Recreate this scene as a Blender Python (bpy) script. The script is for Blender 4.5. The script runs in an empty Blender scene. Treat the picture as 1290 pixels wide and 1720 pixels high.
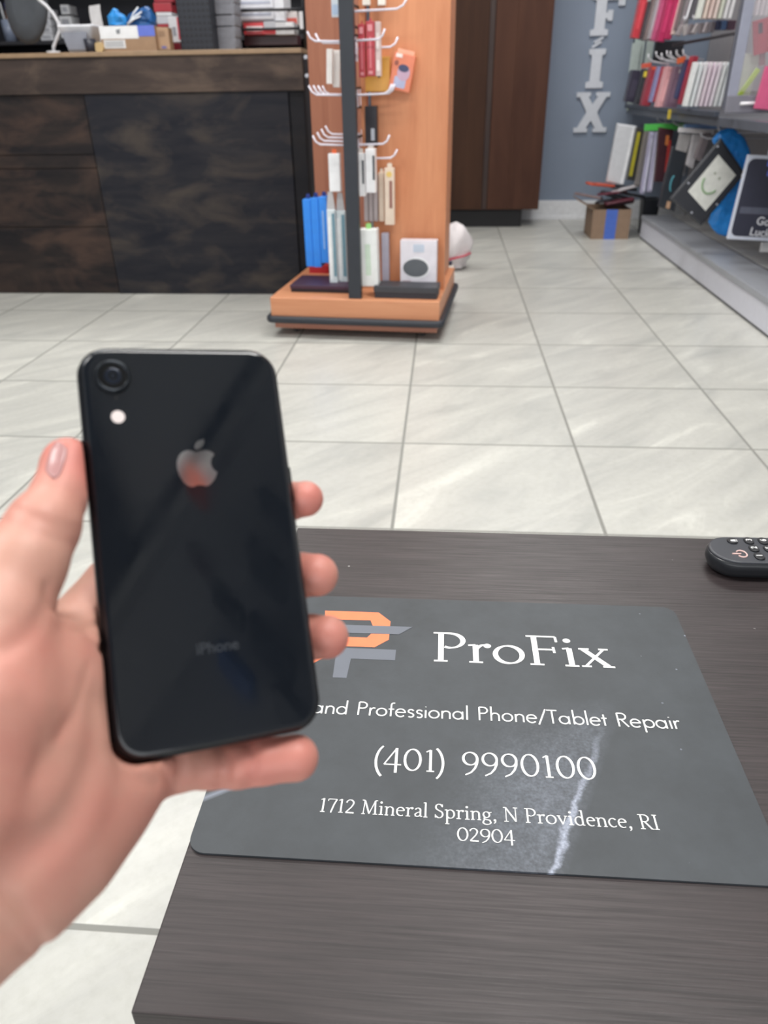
import bpy, bmesh, math, random
import numpy as np
from mathutils import Vector, Matrix, Euler
random.seed(7)
SC = bpy.context.scene
COL = SC.collection
# ------------------------------------------------------------------ camera
CAM = Vector((0, 0, 0.912))
AF = Vector((-0.07180657, 0.86947444, -0.48873103))
AR = Vector((0.99712106, 0.07454406, -0.01388431))
AU = Vector((-0.02435994, 0.48832099, 0.87232402))
FPX = 1265.35
cd = bpy.data.cameras.new('camera'); cam = bpy.data.objects.new('camera', cd); COL.objects.link(cam)
cam.matrix_world = Matrix(((AR.x, AU.x, -AF.x, CAM.x), (AR.y, AU.y, -AF.y, CAM.y), (AR.z, AU.z, -AF.z, CAM.z), (0, 0, 0, 1)))
cd.sensor_fit = 'HORIZONTAL'; cd.sensor_width = 36.0; cd.lens = FPX / 1290 * 36
cd.clip_start = 0.02; cd.clip_end = 60
cd.dof.use_dof = True; cd.dof.focus_distance = 0.62; cd.dof.aperture_fstop = 12.0
SC.camera = cam
# ------------------------------------------------------------------ light and exposure
SC.view_settings.view_transform = 'Standard'; SC.view_settings.look = 'None'
SC.view_settings.gamma = 1.0; SC.view_settings.use_curve_mapping = False
SC.view_settings.exposure = 0.0
w = bpy.data.worlds.new('world'); SC.world = w; w.use_nodes = True
w.node_tree.nodes['Background'].inputs[0].default_value = (0.93, 0.96, 1.0, 1)
w.node_tree.nodes['Background'].inputs[1].default_value = 0.62
def area(name, loc, size, power, rot=(0, 0, 0), color=(1, 1, 1)):
    l = bpy.data.lights.new(name, 'AREA'); l.shape = 'RECTANGLE'; l.size, l.size_y = size
    l.energy = power; l.color = color
    o = bpy.data.objects.new(name, l); COL.objects.link(o); o.location = loc; o.rotation_euler = rot
    return o
# daylight falling through the shop front behind the camera
area('shopfront_daylight', (-0.6, -2.6, 1.6), (5.0, 2.2), 55, (math.radians(84), 0, 0), (0.96, 0.98, 1.0))
CEIL = 2.85
PANELS = [(-1.6, 0.6), (0.5, 0.6), (-1.6, 2.8), (0.5, 2.8), (-1.6, 5.0), (0.6, 5.0)]
for i, (x, y) in enumerate(PANELS):
    area('ceiling_lamp', (x, y, CEIL - 0.06), (1.15, 0.55), 32 if y < 4 else 23, color=(1.0, 0.985, 0.96))

# ------------------------------------------------------------------ helpers
def at(px, py, Y):
    d = AF + AR * ((px - 645) / FPX) - AU * ((py - 860) / FPX)
    return CAM + d * (Y / d.y)
def on(px, py, Z):
    d = AF + AR * ((px - 645) / FPX) - AU * ((py - 860) / FPX)
    return CAM + d * ((Z - CAM.z) / d.z)
def cz(px, py, z):
    return CAM + (AF + AR * ((px - 645) / FPX) - AU * ((py - 860) / FPX)) * z
def lin(c):
    return tuple(((v / 255) / 12.92 if v / 255 <= 0.04045 else ((v / 255 + 0.055) / 1.055) ** 2.4) for v in c)
_M = {}
def mat(c, rough=0.5, metal=0.0, var=0.06, scale=30, bump=0.0, coat=0.0, alpha=1.0, trans=0.0, spec=0.5):
    key = (c, rough, metal, var, scale, bump, coat, alpha, trans, spec)
    if key in _M: return _M[key]
    m = bpy.data.materials.new('surface'); m.use_nodes = True; nt = m.node_tree
    b = nt.nodes['Principled BSDF']; L = lin(c)
    tc = nt.nodes.new('ShaderNodeTexCoord'); n = nt.nodes.new('ShaderNodeTexNoise')
    n.inputs['Scale'].default_value = scale; n.inputs['Detail'].default_value = 3
    nt.links.new(tc.outputs['Object'], n.inputs['Vector'])
    r = nt.nodes.new('ShaderNodeValToRGB'); nt.links.new(n.outputs['Fac'], r.inputs[0])
    r.color_ramp.elements[0].position = 0.3; r.color_ramp.elements[1].position = 0.7
    r.color_ramp.elements[0].color = (*[v * (1 - var) for v in L], 1); r.color_ramp.elements[1].color = (*[min(1, v * (1 + var)) for v in L], 1)
    nt.links.new(r.outputs[0], b.inputs['Base Color'])
    b.inputs['Roughness'].default_value = rough; b.inputs['Metallic'].default_value = metal
    b.inputs['Coat Weight'].default_value = coat; b.inputs['Alpha'].default_value = alpha
    b.inputs['Transmission Weight'].default_value = trans; b.inputs['Specular IOR Level'].default_value = spec
    if bump:
        bp = nt.nodes.new('ShaderNodeBump'); bp.inputs['Strength'].default_value = bump; bp.inputs['Distance'].default_value = 0.01
        nt.links.new(n.outputs['Fac'], bp.inputs['Height']); nt.links.new(bp.outputs[0], b.inputs['Normal'])
    _M[key] = m
    return m
def N(nt, t, **kw):
    n = nt.nodes.new(t)
    for k, v in kw.items():
        if k.startswith('i_'):
            key = k[2:]; key = int(key) if key.isdigit() else key.replace('_', ' ')
            n.inputs[key].default_value = v
        else: setattr(n, k, v)
    return n
def math_(nt, op, a, b=None, c=None, clamp=False):
    n = nt.nodes.new('ShaderNodeMath'); n.operation = op; n.use_clamp = clamp
    for i, v in enumerate((a, b, c)):
        if v is None: continue
        if isinstance(v, (int, float)): n.inputs[i].default_value = v
        else: nt.links.new(v, n.inputs[i])
    return n.outputs[0]
def mixc(nt, f, a, b):
    n = nt.nodes.new('ShaderNodeMix'); n.data_type = 'RGBA'
    if isinstance(f, (int, float)): n.inputs[0].default_value = f
    else: nt.links.new(f, n.inputs[0])
    for s, v in ((6, a), (7, b)):
        if isinstance(v, tuple): n.inputs[s].default_value = (*v[:3], 1)
        else: nt.links.new(v, n.inputs[s])
    return n.outputs[2]
def newmat(name='surface'):
    m = bpy.data.materials.new(name); m.use_nodes = True
    return m, m.node_tree, m.node_tree.nodes['Principled BSDF']
def wood(c1, c2, axis='x', rough=0.5, stretch=14, scale=2.0, coat=0.0):
    m, nt, b = newmat('wood'); tc = N(nt, 'ShaderNodeTexCoord'); mp = N(nt, 'ShaderNodeMapping')
    s = {'x': (scale, scale * stretch, scale * stretch), 'y': (scale * stretch, scale, scale * stretch), 'z': (scale * stretch, scale * stretch, scale)}[axis]
    mp.inputs['Scale'].default_value = s; nt.links.new(tc.outputs['Object'], mp.inputs['Vector'])
    n = N(nt, 'ShaderNodeTexNoise', i_Scale=1.0, i_Detail=6, i_Roughness=0.65, i_Distortion=0.6); nt.links.new(mp.outputs[0], n.inputs['Vector'])
    r = N(nt, 'ShaderNodeValToRGB'); nt.links.new(n.outputs['Fac'], r.inputs[0])
    r.color_ramp.elements[0].position = 0.32; r.color_ramp.elements[1].position = 0.68
    r.color_ramp.elements[0].color = (*lin(c1), 1); r.color_ramp.elements[1].color = (*lin(c2), 1)
    nt.links.new(r.outputs[0], b.inputs['Base Color']); b.inputs['Roughness'].default_value = rough; b.inputs['Coat Weight'].default_value = coat
    return m

def setp(o, label=None, cat=None, group=None, kind=None):
    if label: o['label'] = label
    if cat: o['category'] = cat
    if group: o['group'] = group
    if kind: o['kind'] = kind
    return o
def thing(name, label, cat, loc=(0, 0, 0), rot=(0, 0, 0), group=None):
    o = bpy.data.objects.new(name, None); COL.objects.link(o); o.empty_display_size = 0.05
    o.location = loc; o.rotation_euler = rot
    return setp(o, label, cat, group)
def obj(name, bm, m, parent=None, smooth=False, loc=None, rot=None):
    me = bpy.data.meshes.new(name); bm.normal_update(); bm.to_mesh(me); bm.free()
    for mm in (m if isinstance(m, (list, tuple)) else [m]): me.materials.append(mm)
    if smooth:
        for p in me.polygons: p.use_smooth = True
    o = bpy.data.objects.new(name, me); COL.objects.link(o)
    if parent: o.parent = parent
    if loc is not None: o.location = loc
    if rot is not None: o.rotation_euler = rot
    return o
def B(): return bmesh.new()
def box(bm, lo, hi, bev=0.0, M=None, mi=0):
    t = bmesh.new(); bmesh.ops.create_cube(t, size=1)
    for v in t.verts: v.co = Vector([(lo[i] + hi[i]) / 2 + v.co[i] * (hi[i] - lo[i]) for i in range(3)])
    if bev: bmesh.ops.bevel(t, geom=list(t.edges), offset=bev, segments=2, affect='EDGES', profile=0.6)
    if M is not None: t.transform(M)
    merge(bm, t, mi); return bm
def merge(bm, t, mi=0):
    vm = [bm.verts.new(v.co) for v in t.verts]; t.verts.index_update()
    for f in t.faces:
        nf = bm.faces.new([vm[v.index] for v in f.verts]); nf.material_index = mi; nf.smooth = f.smooth
    t.free()
def tube(bm, pts, r, n=8, mi=0, cap=True):
    pts = [Vector(p) for p in pts]; rs = r if isinstance(r, (list, tuple)) else [r] * len(pts)
    rings = []; up = None
    for i, p in enumerate(pts):
        d = (pts[min(i + 1, len(pts) - 1)] - pts[max(i - 1, 0)]).normalized()
        if up is None: up = d.orthogonal().normalized()
        up = (up - d * up.dot(d)).normalized(); s = d.cross(up)
        rings.append([bm.verts.new(p + (up * math.cos(a) + s * math.sin(a)) * rs[i]) for a in [2 * math.pi * k / n for k in range(n)]])
    for a, b in zip(rings[:-1], rings[1:]):
        for k in range(n):
            f = bm.faces.new((a[k], a[(k + 1) % n], b[(k + 1) % n], b[k])); f.smooth = True; f.material_index = mi
    if cap:
        bm.faces.new(rings[0][::-1]).material_index = mi; bm.faces.new(rings[-1]).material_index = mi
    return bm
def prism(bm, poly, z0, z1, mi=0, M=None):
    """poly = xy points (counter-clockwise); extruded from z0 to z1"""
    T = M or Matrix.Identity(4)
    a = [bm.verts.new(T @ Vector((p[0], p[1], z0))) for p in poly]; b = [bm.verts.new(T @ Vector((p[0], p[1], z1))) for p in poly]
    n = len(poly)
    bm.faces.new(a[::-1]).material_index = mi; bm.faces.new(b).material_index = mi
    for i in range(n): bm.faces.new((a[i], a[(i + 1) % n], b[(i + 1) % n], b[i])).material_index = mi
    return bm
def rrect(w, h, r, n=6, cx=0, cy=0):
    out = []
    for sx, sy, a0 in ((1, 1, 0), (-1, 1, 90), (-1, -1, 180), (1, -1, 270)):
        for k in range(n + 1):
            a = math.radians(a0 + 90 * k / n)
            out.append((cx + sx * (w / 2 - r) + r * math.cos(a), cy + sy * (h / 2 - r) + r * math.sin(a)))
    return out
def loft(bm, rings, cap=True, mi=0, smooth=True):
    vs = [[bm.verts.new(p) for p in r] for r in rings]
    n = len(vs[0])
    for a, b in zip(vs[:-1], vs[1:]):
        for k in range(n):
            f = bm.faces.new((a[k], a[(k + 1) % n], b[(k + 1) % n], b[k])); f.smooth = smooth; f.material_index = mi
    if cap:
        bm.faces.new(vs[0][::-1]).material_index = mi; bm.faces.new(vs[-1]).material_index = mi
    return bm
def cyl(bm, c, r, h, n=24, axis='z', mi=0):
    c = Vector(c); d = {'x': Vector((1, 0, 0)), 'y': Vector((0, 1, 0)), 'z': Vector((0, 0, 1))}[axis]
    return tube(bm, [c, c + d * h], r, n, mi)
def rough_plane_frame(nx=8): pass

# ------------------------------------------------------------------ stroke lettering
def arc(cx, cy, rx, ry, a0, a1, n=18):
    return [(cx + rx * math.cos(math.radians(a0 + (a1 - a0) * k / n)), cy + ry * math.sin(math.radians(a0 + (a1 - a0) * k / n))) for k in range(n + 1)]
# serif glyphs: (advance, [strokes]); a stroke = (kind, points); kind: 'n' pen stroke, 's' thin serif, 't' thick, 'd' dot
def sf(x, y, l=0.13, r=0.13): return ('s', [(x - l, y), (x + r, y)])
SER = {
 'P': (.70, [('t', [(.2, .02), (.2, .98)]), sf(.2, .02), ('s', [(.05, .975), (.36, .975)]), ('n', [(.3, .975)] + arc(.36, .72, .27, .255, 90, -90) + [(.27, .50)])]),
 'r': (.48, [('t', [(.17, .02), (.17, .60)]), sf(.17, .02), ('s', [(.03, .575), (.17, .60)]), ('n', [(.17, .42), (.22, .52), (.29, .59), (.36, .61)]), ('d', [(.40, .575)])]),
 'o': (.64, [('n', arc(.32, .31, .255, .29, 0, 360, 28))]),
 'F': (.68, [('t', [(.2, .02), (.2, .98)]), sf(.2, .02), ('s', [(.05, .975), (.62, .975)]), ('s', [(.62, .98), (.63, .80)]), ('s', [(.2, .53), (.55, .53)]), ('s', [(.55, .62), (.56, .42)])]),
 'i': (.33, [('t', [(.17, .02), (.17, .60)]), sf(.17, .02), ('s', [(.04, .575), (.17, .60)]), ('d', [(.155, .86)])]),
 'x': (.62, [('t', [(.10, .59), (.52, .03)]), ('s', [(.49, .59), (.10, .03)]), sf(.12, .595, .1, .1), sf(.49, .595, .09, .09), sf(.11, .02, .09, .09), sf(.52, .02, .11, .11)]),
 '(': (.36, [('n', arc(.62, .38, .47, .78, 122, 238))]),
 ')': (.36, [('n', arc(-.28, .38, .47, .78, 58, -58))]),
 '4': (.66, [('t', [(.46, -.12), (.46, .98)]), ('s', [(.46, .98), (.05, .24)]), ('s', [(.05, .24), (.64, .24)])]),
 '0': (.68, [('n', arc(.34, .49, .27, .47, 0, 360, 30))]),
 '1': (.46, [('t', [(.25, .02), (.25, .96)]), sf(.25, .02), ('s', [(.10, .86), (.25, .96)])]),
 '9': (.64, [('n', arc(.32, .66, .24, .28, 0, 360, 26)), ('n', [(.56, .66), (.545, .45), (.47, .24), (.34, .06), (.14, -.06)])]),
 '7': (.58, [('s', [(.06, .93), (.54, .93)]), ('s', [(.06, .93), (.05, .80)]), ('n', [(.54, .93), (.40, .55), (.27, -.02)])]),
 '2': (.60, [('n', [(.08, .74)] + arc(.28, .73, .2, .22, 160, -25) + [(.38, .45), (.08, .05)]), ('t', [(.08, .045), (.54, .045)])]),
 'M': (1.0, [('s', [(.16, .02), (.20, .97)]), ('t', [(.20, .97), (.50, .05)]), ('s', [(.50, .05), (.80, .97)]), ('t', [(.80, .97), (.84, .02)]), sf(.16, .02, .1, .1), sf(.84, .02), sf(.16, .975, .1, .04), sf(.85, .975, .04, .1)]),
 'n': (.66, [('t', [(.15, .02), (.15, .60)]), sf(.15, .02, .1, .1), ('s', [(.02, .575), (.15, .60)]), ('n', [(.15, .45)] + arc(.34, .42, .17, .18, 140, 0)), ('t', [(.51, .42), (.51, .02)]), sf(.51, .02, .1, .1)]),
 'e': (.54, [('n', [(.07, .36), (.48, .38)] + arc(.28, .36, .2, .24, 5, 180) + arc(.30, .30, .22, .28, 180, 305))]),
 'a': (.52, [('n', [(.10, .50)] + arc(.25, .46, .14, .15, 150, 0) + [(.39, .10), (.42, .03), (.50, .05)]), ('n', [(.39, .36), (.20, .28), (.09, .17), (.12, .05), (.22, .02), (.32, .06), (.39, .14)])]),
 'l': (.32, [('t', [(.16, .02), (.16, 1.04)]), sf(.16, .02, .11, .11), ('s', [(.04, 1.0), (.16, 1.04)])]),
 'S': (.58, [('n', [(.47, .80)] + arc(.28, .76, .18, .21, 30, 235) + [(.32, .50)] + arc(.29, .26, .2, .24, 50, -150)), ('s', [(.47, .96), (.47, .76)]), ('s', [(.08, .24), (.08, .02)])]),
 'p': (.64, [('t', [(.16, -.36), (.16, .60)]), sf(.16, -.36, .1, .13), ('s', [(.02, .575), (.16, .60)]), ('n', [(.16, .48)] + arc(.34, .31, .22, .29, 125, -140) + [(.16, .12)])]),
 'g': (.58, [('n', arc(.26, .40, .17, .20, 0, 360, 22)), ('s', [(.40, .54), (.56, .58)]), ('n', [(.16, .22), (.12, .12), (.24, .06), (.44, .02)] + arc(.27, -.13, .21, .14, 20, -200) + [(.14, .05)])]),
 ',': (.30, [('d', [(.14, .05)]), ('s', [(.19, .05), (.17, -.08), (.08, -.17)])]),
 'N': (.84, [('s', [(.16, .02), (.16, .97)]), ('t', [(.16, .97), (.70, .03)]), ('s', [(.70, .03), (.70, .97)]), sf(.16, .02, .12, .12), sf(.12, .975, .1, .06), sf(.70, .975, .12, .12)]),
 'v': (.60, [('t', [(.10, .58), (.31, .03)]), ('s', [(.31, .03), (.50, .58)]), sf(.11, .59, .1, .1), sf(.50, .59, .09, .09)]),
 'd': (.66, [('t', [(.48, .03), (.48, 1.04)]), ('s', [(.36, 1.0), (.48, 1.04)]), ('s', [(.48, .03), (.60, .05)]), ('n', [(.48, .50)] + arc(.30, .31, .22, .29, 40, 320))]),
 'c': (.52, [('n', [(.44, .50)] + arc(.29, .31, .22, .29, 50, 315))]),
 'R': (.76, [('t', [(.2, .02), (.2, .98)]), sf(.2, .02), ('s', [(.05, .975), (.36, .975)]), ('n', [(.3, .975)] + arc(.36, .74, .24, .235, 90, -90) + [(.2, .50)]), ('t', [(.36, .50), (.68, .03)]), sf(.70, .02, .08, .1)]),
 'I': (.40, [('t', [(.2, .02), (.2, .98)]), sf(.2, .02), sf(.2, .975)]),
}
SAN = {
 'a': (.66, [arc(.30, .29, .24, .27, 0, 360, 24), [(.54, .57), (.54, .0)]]),
 'n': (.60, [[(.1, 0), (.1, .57)], [(.1, .36)] + arc(.30, .36, .19, .20, 165, 0) + [(.49, .0)]]),
 'd': (.66, [arc(.30, .29, .24, .27, 0, 360, 24), [(.54, 1.05), (.54, .0)]]),
 'b': (.66, [arc(.36, .29, .24, .27, 0, 360, 24), [(.12, 1.05), (.12, .0)]]),
 'p': (.66, [arc(.36, .29, .24, .27, 0, 360, 24), [(.12, .57), (.12, -.34)]]),
 'P': (.62, [[(.12, 0), (.12, .97)], [(.12, .97), (.30, .97)] + arc(.30, .74, .23, .23, 90, -90, 14) + [(.12, .51)]]),
 'R': (.66, [[(.12, 0), (.12, .97)], [(.12, .97), (.30, .97)] + arc(.30, .74, .23, .23, 90, -90, 14) + [(.12, .51)], [(.28, .50), (.58, .0)]]),
 'r': (.38, [[(.1, 0), (.1, .57)], [(.1, .32), (.15, .48), (.25, .56), (.36, .55)]]),
 'o': (.64, [arc(.32, .29, .25, .27, 0, 360, 24)]),
 'f': (.36, [[(.16, 0), (.16, .84)] + arc(.28, .84, .12, .16, 180, 60, 8), [(.03, .53), (.32, .53)]]),
 'e': (.60, [[(.06, .31), (.53, .31)] + arc(.30, .30, .235, .27, 0, 180, 14) + arc(.30, .27, .235, .27, 180, 320, 12)]),
 's': (.44, [[(.37, .47)] + arc(.23, .43, .13, .13, 40, 230, 10) + [(.26, .29)] + arc(.23, .14, .14, .14, 60, -140, 12)]),
 'i': (.22, [[(.11, 0), (.11, .57)], [(.11, .79), (.11, .83)]]),
 'l': (.22, [[(.11, 0), (.11, 1.05)]]),
 'h': (.60, [[(.1, 0), (.1, 1.05)], [(.1, .36)] + arc(.30, .36, .19, .20, 165, 0) + [(.49, .0)]]),
 '/': (.48, [[(.04, -.12), (.44, 1.02)]]),
 'T': (.56, [[(.28, 0), (.28, .96)], [(.02, .96), (.54, .96)]]),
 't': (.34, [[(.16, 0), (.16, .80)], [(.03, .53), (.30, .53)]]),
}
_Z = [0]
def lift(M):
    _Z[0] = (_Z[0] + 1) % 14
    return Matrix.Translation((0, 0, _Z[0] * 1.4e-5)) @ M
def stroke(bm, pts, wf, M, rnd=True):
    M = lift(M)
    P = [Vector((p[0], p[1])) for p in pts]
    closed = (P[0] - P[-1]).length < 1e-4 and len(P) > 4
    L, Rr = [], []
    n = len(P)
    for i, p in enumerate(P):
        if closed: d = P[(i + 1) % (n - 1)] - P[(i - 1) % (n - 1)]
        else: d = P[min(i + 1, n - 1)] - P[max(i - 1, 0)]
        if d.length < 1e-9: d = Vector((1, 0))
        d.normalize(); w_ = wf(d) / 2; nn = Vector((-d.y, d.x)) * w_
        L.append(p + nn); Rr.append(p - nn)
    lv = [bm.verts.new(M @ Vector((q.x, q.y, 0))) for q in L]; rv = [bm.verts.new(M @ Vector((q.x, q.y, 0))) for q in Rr]
    for i in range(n - 1):
        try: bm.faces.new((lv[i], rv[i], rv[i + 1], lv[i + 1]))
        except ValueError: pass
def disc(bm, c, r, M, n=14):
    M = lift(M)
    vs = [bm.verts.new(M @ Vector((c[0] + r * math.cos(2 * math.pi * k / n), c[1] + r * math.sin(2 * math.pi * k / n), 0))) for k in range(n)]
    bm.faces.new(vs)
def lettering(bm, text, x0, x1, y, cap, serif=True, z=0.0, space=.34, track=0.0, wt=None):
    G = SER if serif else SAN
    adv = [space if c == ' ' else G[c][0] + track for c in text]; tot = sum(adv)
    sx = (x1 - x0) / tot; cx = 0
    for c, a in zip(text, adv):
        if c != ' ':
            M = Matrix.Translation((x0 + cx * sx, y, z)) @ Matrix.Diagonal((sx, cap, 1, 1))
            if serif:
                for kd, pts in G[c][1]:
                    tw = wt or .125
                    if kd == 'd': disc(bm, pts[0], .075, M)
                    elif kd == 's': stroke(bm, pts, lambda d: .05, M)
                    elif kd == 't': stroke(bm, pts, lambda d: tw, M)
                    else: stroke(bm, pts, lambda d: .045 + (tw - .045) * abs(d.y * .92 - d.x * .25) ** 1.3, M)
            else:
                for pts in G[c][1]: stroke(bm, pts, lambda d: wt or .085, M)
        cx += a
    return bm

# ================================================================== SETTING
# ---- floor tiles
def floor_mat():
    m, nt, b = newmat('tile'); g = N(nt, 'ShaderNodeNewGeometry'); s = N(nt, 'ShaderNodeSeparateXYZ'); nt.links.new(g.outputs['Position'], s.inputs[0])
    ux = math_(nt, 'DIVIDE', math_(nt, 'SUBTRACT', s.outputs[0], -0.1087), 0.5); uy = math_(nt, 'DIVIDE', math_(nt, 'SUBTRACT', s.outputs[1], 1.54), 0.5)
    def edge(u):
        f = math_(nt, 'FRACT', u); return math_(nt, 'MULTIPLY', math_(nt, 'MINIMUM', f, math_(nt, 'SUBTRACT', 1.0, f)), 0.5)
    wn_ = N(nt, 'ShaderNodeTexWhiteNoise'); cv = N(nt, 'ShaderNodeCombineXYZ')
    nt.links.new(math_(nt, 'FLOOR', ux), cv.inputs[0]); nt.links.new(math_(nt, 'FLOOR', uy), cv.inputs[1]); nt.links.new(cv.outputs[0], wn_.inputs['Vector'])
    d = math_(nt, 'MINIMUM', edge(ux), edge(uy))
    gm = N(nt, 'ShaderNodeMapRange', i_1=0.0032, i_2=0.0048); nt.links.new(d, gm.inputs[0])
    off = N(nt, 'ShaderNodeVectorMath', operation='MULTIPLY_ADD'); nt.links.new(wn_.outputs['Color'], off.inputs[0]); off.inputs[1].default_value = (7, 7, 7); nt.links.new(g.outputs['Position'], off.inputs[2])
    m0 = N(nt, 'ShaderNodeMapping'); m0.inputs['Rotation'].default_value = (0, 0, math.radians(-43)); nt.links.new(off.outputs[0], m0.inputs[0])
    mp = N(nt, 'ShaderNodeMapping'); mp.inputs['Scale'].default_value = (1.3, 5.6, 1); nt.links.new(m0.outputs[0], mp.inputs[0])
    n1 = N(nt, 'ShaderNodeTexNoise', i_Scale=1.4, i_Detail=7, i_Roughness=0.62, i_Distortion=1.1); nt.links.new(mp.outputs[0], n1.inputs['Vector'])
    n2 = N(nt, 'ShaderNodeTexNoise', i_Scale=55, i_Detail=4, i_Roughness=0.6); nt.links.new(g.outputs['Position'], n2.inputs['Vector'])
    r = N(nt, 'ShaderNodeValToRGB'); nt.links.new(n1.outputs['Fac'], r.inputs[0]); cr = r.color_ramp
    cr.elements[0].position = 0.30; cr.elements[0].color = (*lin((172, 173, 169)), 1); cr.elements[1].position = 0.74; cr.elements[1].color = (*lin((218, 218, 211)), 1)
    e = cr.elements.new(0.46); e.color = (*lin((187, 187, 182)), 1); e = cr.elements.new(0.60); e.color = (*lin((197, 197, 191)), 1)
    c = mixc(nt, math_(nt, 'MULTIPLY', math_(nt, 'SUBTRACT', n2.outputs['Fac'], 0.45, clamp=True), 0.9), r.outputs[0], lin((160, 160, 150)))
    tv = N(nt, 'ShaderNodeHueSaturation'); nt.links.new(c, tv.inputs['Color']); nt.links.new(math_(nt, 'ADD', math_(nt, 'MULTIPLY', wn_.outputs['Value'], 0.05), 0.975), tv.inputs['Value'])
    nt.links.new(mixc(nt, gm.outputs[0], lin((138, 138, 133)), tv.outputs[0]), b.inputs['Base Color'])
    rr = N(nt, 'ShaderNodeMapRange', i_3=0.75, i_4=0.33); nt.links.new(gm.outputs[0], rr.inputs[0]); nt.links.new(rr.outputs[0], b.inputs['Roughness'])
    bp = N(nt, 'ShaderNodeBump', i_Strength=0.5, i_Distance=0.002); nt.links.new(gm.outputs[0], bp.inputs['Height']); nt.links.new(bp.outputs[0], b.inputs['Normal'])
    return m
def struct(name, bm, m): return setp(obj(name, bm, m), kind='structure')
struct('floor', box(B(), (-4, -2.8, -0.05), (2.0, 6.5, 0)), floor_mat())
wallblue = mat((130, 142, 160), 0.7, var=0.03, scale=3, bump=0.05)
struct('wall_back', box(B(), (-4, 6.42, 0), (2.0, 6.5, CEIL)), wallblue)
struct('wall_right', box(B(), (1.85, -2.8, 0), (1.95, 6.42, CEIL)), mat((150, 150, 152), 0.7))
struct('wall_left', box(B(), (-4.0, -2.8, 0), (-3.9, 6.42, CEIL)), mat((165, 166, 168), 0.7))
struct('ceiling', box(B(), (-4, -2.8, CEIL), (2.0, 6.5, CEIL + 0.05)), mat((200, 200, 198), 0.9, scale=60, bump=0.1))
struct('baseboard_back', box(box(B(), (0.40, 6.402, 0), (1.85, 6.42, 0.14), 0.003), (0.40, 6.397, 0), (1.85, 6.404, 0.03), 0.002), mat((226, 228, 232), 0.45))
for i, (x, y) in enumerate(PANELS):
    t = thing('ceiling_light', 'white rectangular ceiling light panel', 'ceiling light', (x, y, CEIL), group='ceiling light panels')
    bm = B()
    for lo, hi in (((-.6, -.3, -.03), (.6, -.275, 0)), ((-.6, .275, -.03), (.6, .3, 0)), ((-.6, -.275, -.03), (-.575, .275, 0)), ((.575, -.275, -.03), (.6, .275, 0))): box(bm, lo, hi)
    obj('frame', bm, mat((235, 235, 235), 0.4), t)
    m, nt, b = newmat('lamp'); b.inputs['Base Color'].default_value = (.9, .9, .88, 1); b.inputs['Emission Color'].default_value = (1, .98, .95, 1); b.inputs['Emission Strength'].default_value = 4
    obj('diffuser', box(B(), (-.575, -.275, -.02), (.575, .275, -.01)), m, t)

# unseen ceiling pieces, added to shape the reflection in the phone's glass
def cprism(pts, z0, z1): return prism(B(), pts, z0, z1)
struct('added_trim_1', box(B(), (1.42, -2.8, 2.76), (1.85, 6.42, CEIL)), mat((178, 178, 178), .9))
struct('added_trim_2', box(B(), (1.30, -2.8, 2.835), (1.345, 6.42, CEIL)), mat((50, 50, 54), .8))
struct('added_trim_3', cprism([(1.29, -2.75), (1.29, -1.25), (.45, -.25), (-1.0, -.25), (-1.0, -2.75)], 2.80, CEIL), mat((84, 86, 92), .9))
# ================================================================== TABLE, MAT, REMOTE
TZ = 0.45
def table_mat():
    m, nt, b = newmat('wenge'); tc = N(nt, 'ShaderNodeTexCoord')
    mp = N(nt, 'ShaderNodeMapping'); mp.inputs['Scale'].default_value = (12, 420, 420); nt.links.new(tc.outputs['Object'], mp.inputs[0])
    n1 = N(nt, 'ShaderNodeTexNoise', i_Scale=1, i_Detail=5, i_Roughness=.6, i_Distortion=.35); nt.links.new(mp.outputs[0], n1.inputs['Vector'])
    mp2 = N(nt, 'ShaderNodeMapping'); mp2.inputs['Scale'].default_value = (3, 30, 30); nt.links.new(tc.outputs['Object'], mp2.inputs[0])
    n2 = N(nt, 'ShaderNodeTexNoise', i_Scale=1, i_Detail=3); nt.links.new(mp2.outputs[0], n2.inputs['Vector'])
    f = math_(nt, 'ADD', math_(nt, 'MULTIPLY', n1.outputs['Fac'], .75), math_(nt, 'MULTIPLY', n2.outputs['Fac'], .25))
    r = N(nt, 'ShaderNodeValToRGB'); nt.links.new(f, r.inputs[0]); cr = r.color_ramp
    cr.elements[0].position = .36; cr.elements[0].color = (*lin((36, 30, 31)), 1); cr.elements[1].position = .66; cr.elements[1].color = (*lin((64, 56, 57)), 1)
    sp = N(nt, 'ShaderNodeTexVoronoi', i_Scale=26); nt.links.new(tc.outputs['Object'], sp.inputs['Vector'])
    spm = math_(nt, 'LESS_THAN', sp.outputs['Distance'], 0.045); sp2 = N(nt, 'ShaderNodeTexNoise', i_Scale=7); nt.links.new(tc.outputs['Object'], sp2.inputs['Vector'])
    k = math_(nt, 'MULTIPLY', spm, math_(nt, 'GREATER_THAN', sp2.outputs['Fac'], .57))
    nt.links.new(mixc(nt, math_(nt, 'MULTIPLY', k, .7), r.outputs[0], lin((190, 188, 185))), b.inputs['Base Color'])
    rr = N(nt, 'ShaderNodeMapRange', i_1=.3, i_2=.7, i_3=.5, i_4=.36); nt.links.new(n1.outputs['Fac'], rr.inputs[0]); nt.links.new(rr.outputs[0], b.inputs['Roughness'])
    bp = N(nt, 'ShaderNodeBump', i_Strength=.35, i_Distance=.0006); nt.links.new(n1.outputs['Fac'], bp.inputs['Height']); nt.links.new(bp.outputs[0], b.inputs['Normal'])
    return m
tm = table_mat()
tb = thing('coffee_table', 'low dark wenge coffee table with a grained laminate top under the printed mat', 'table', (0, 0, 0))
tx0, tx1, ty0, ty1 = -.170, .93, .226, .778
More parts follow.
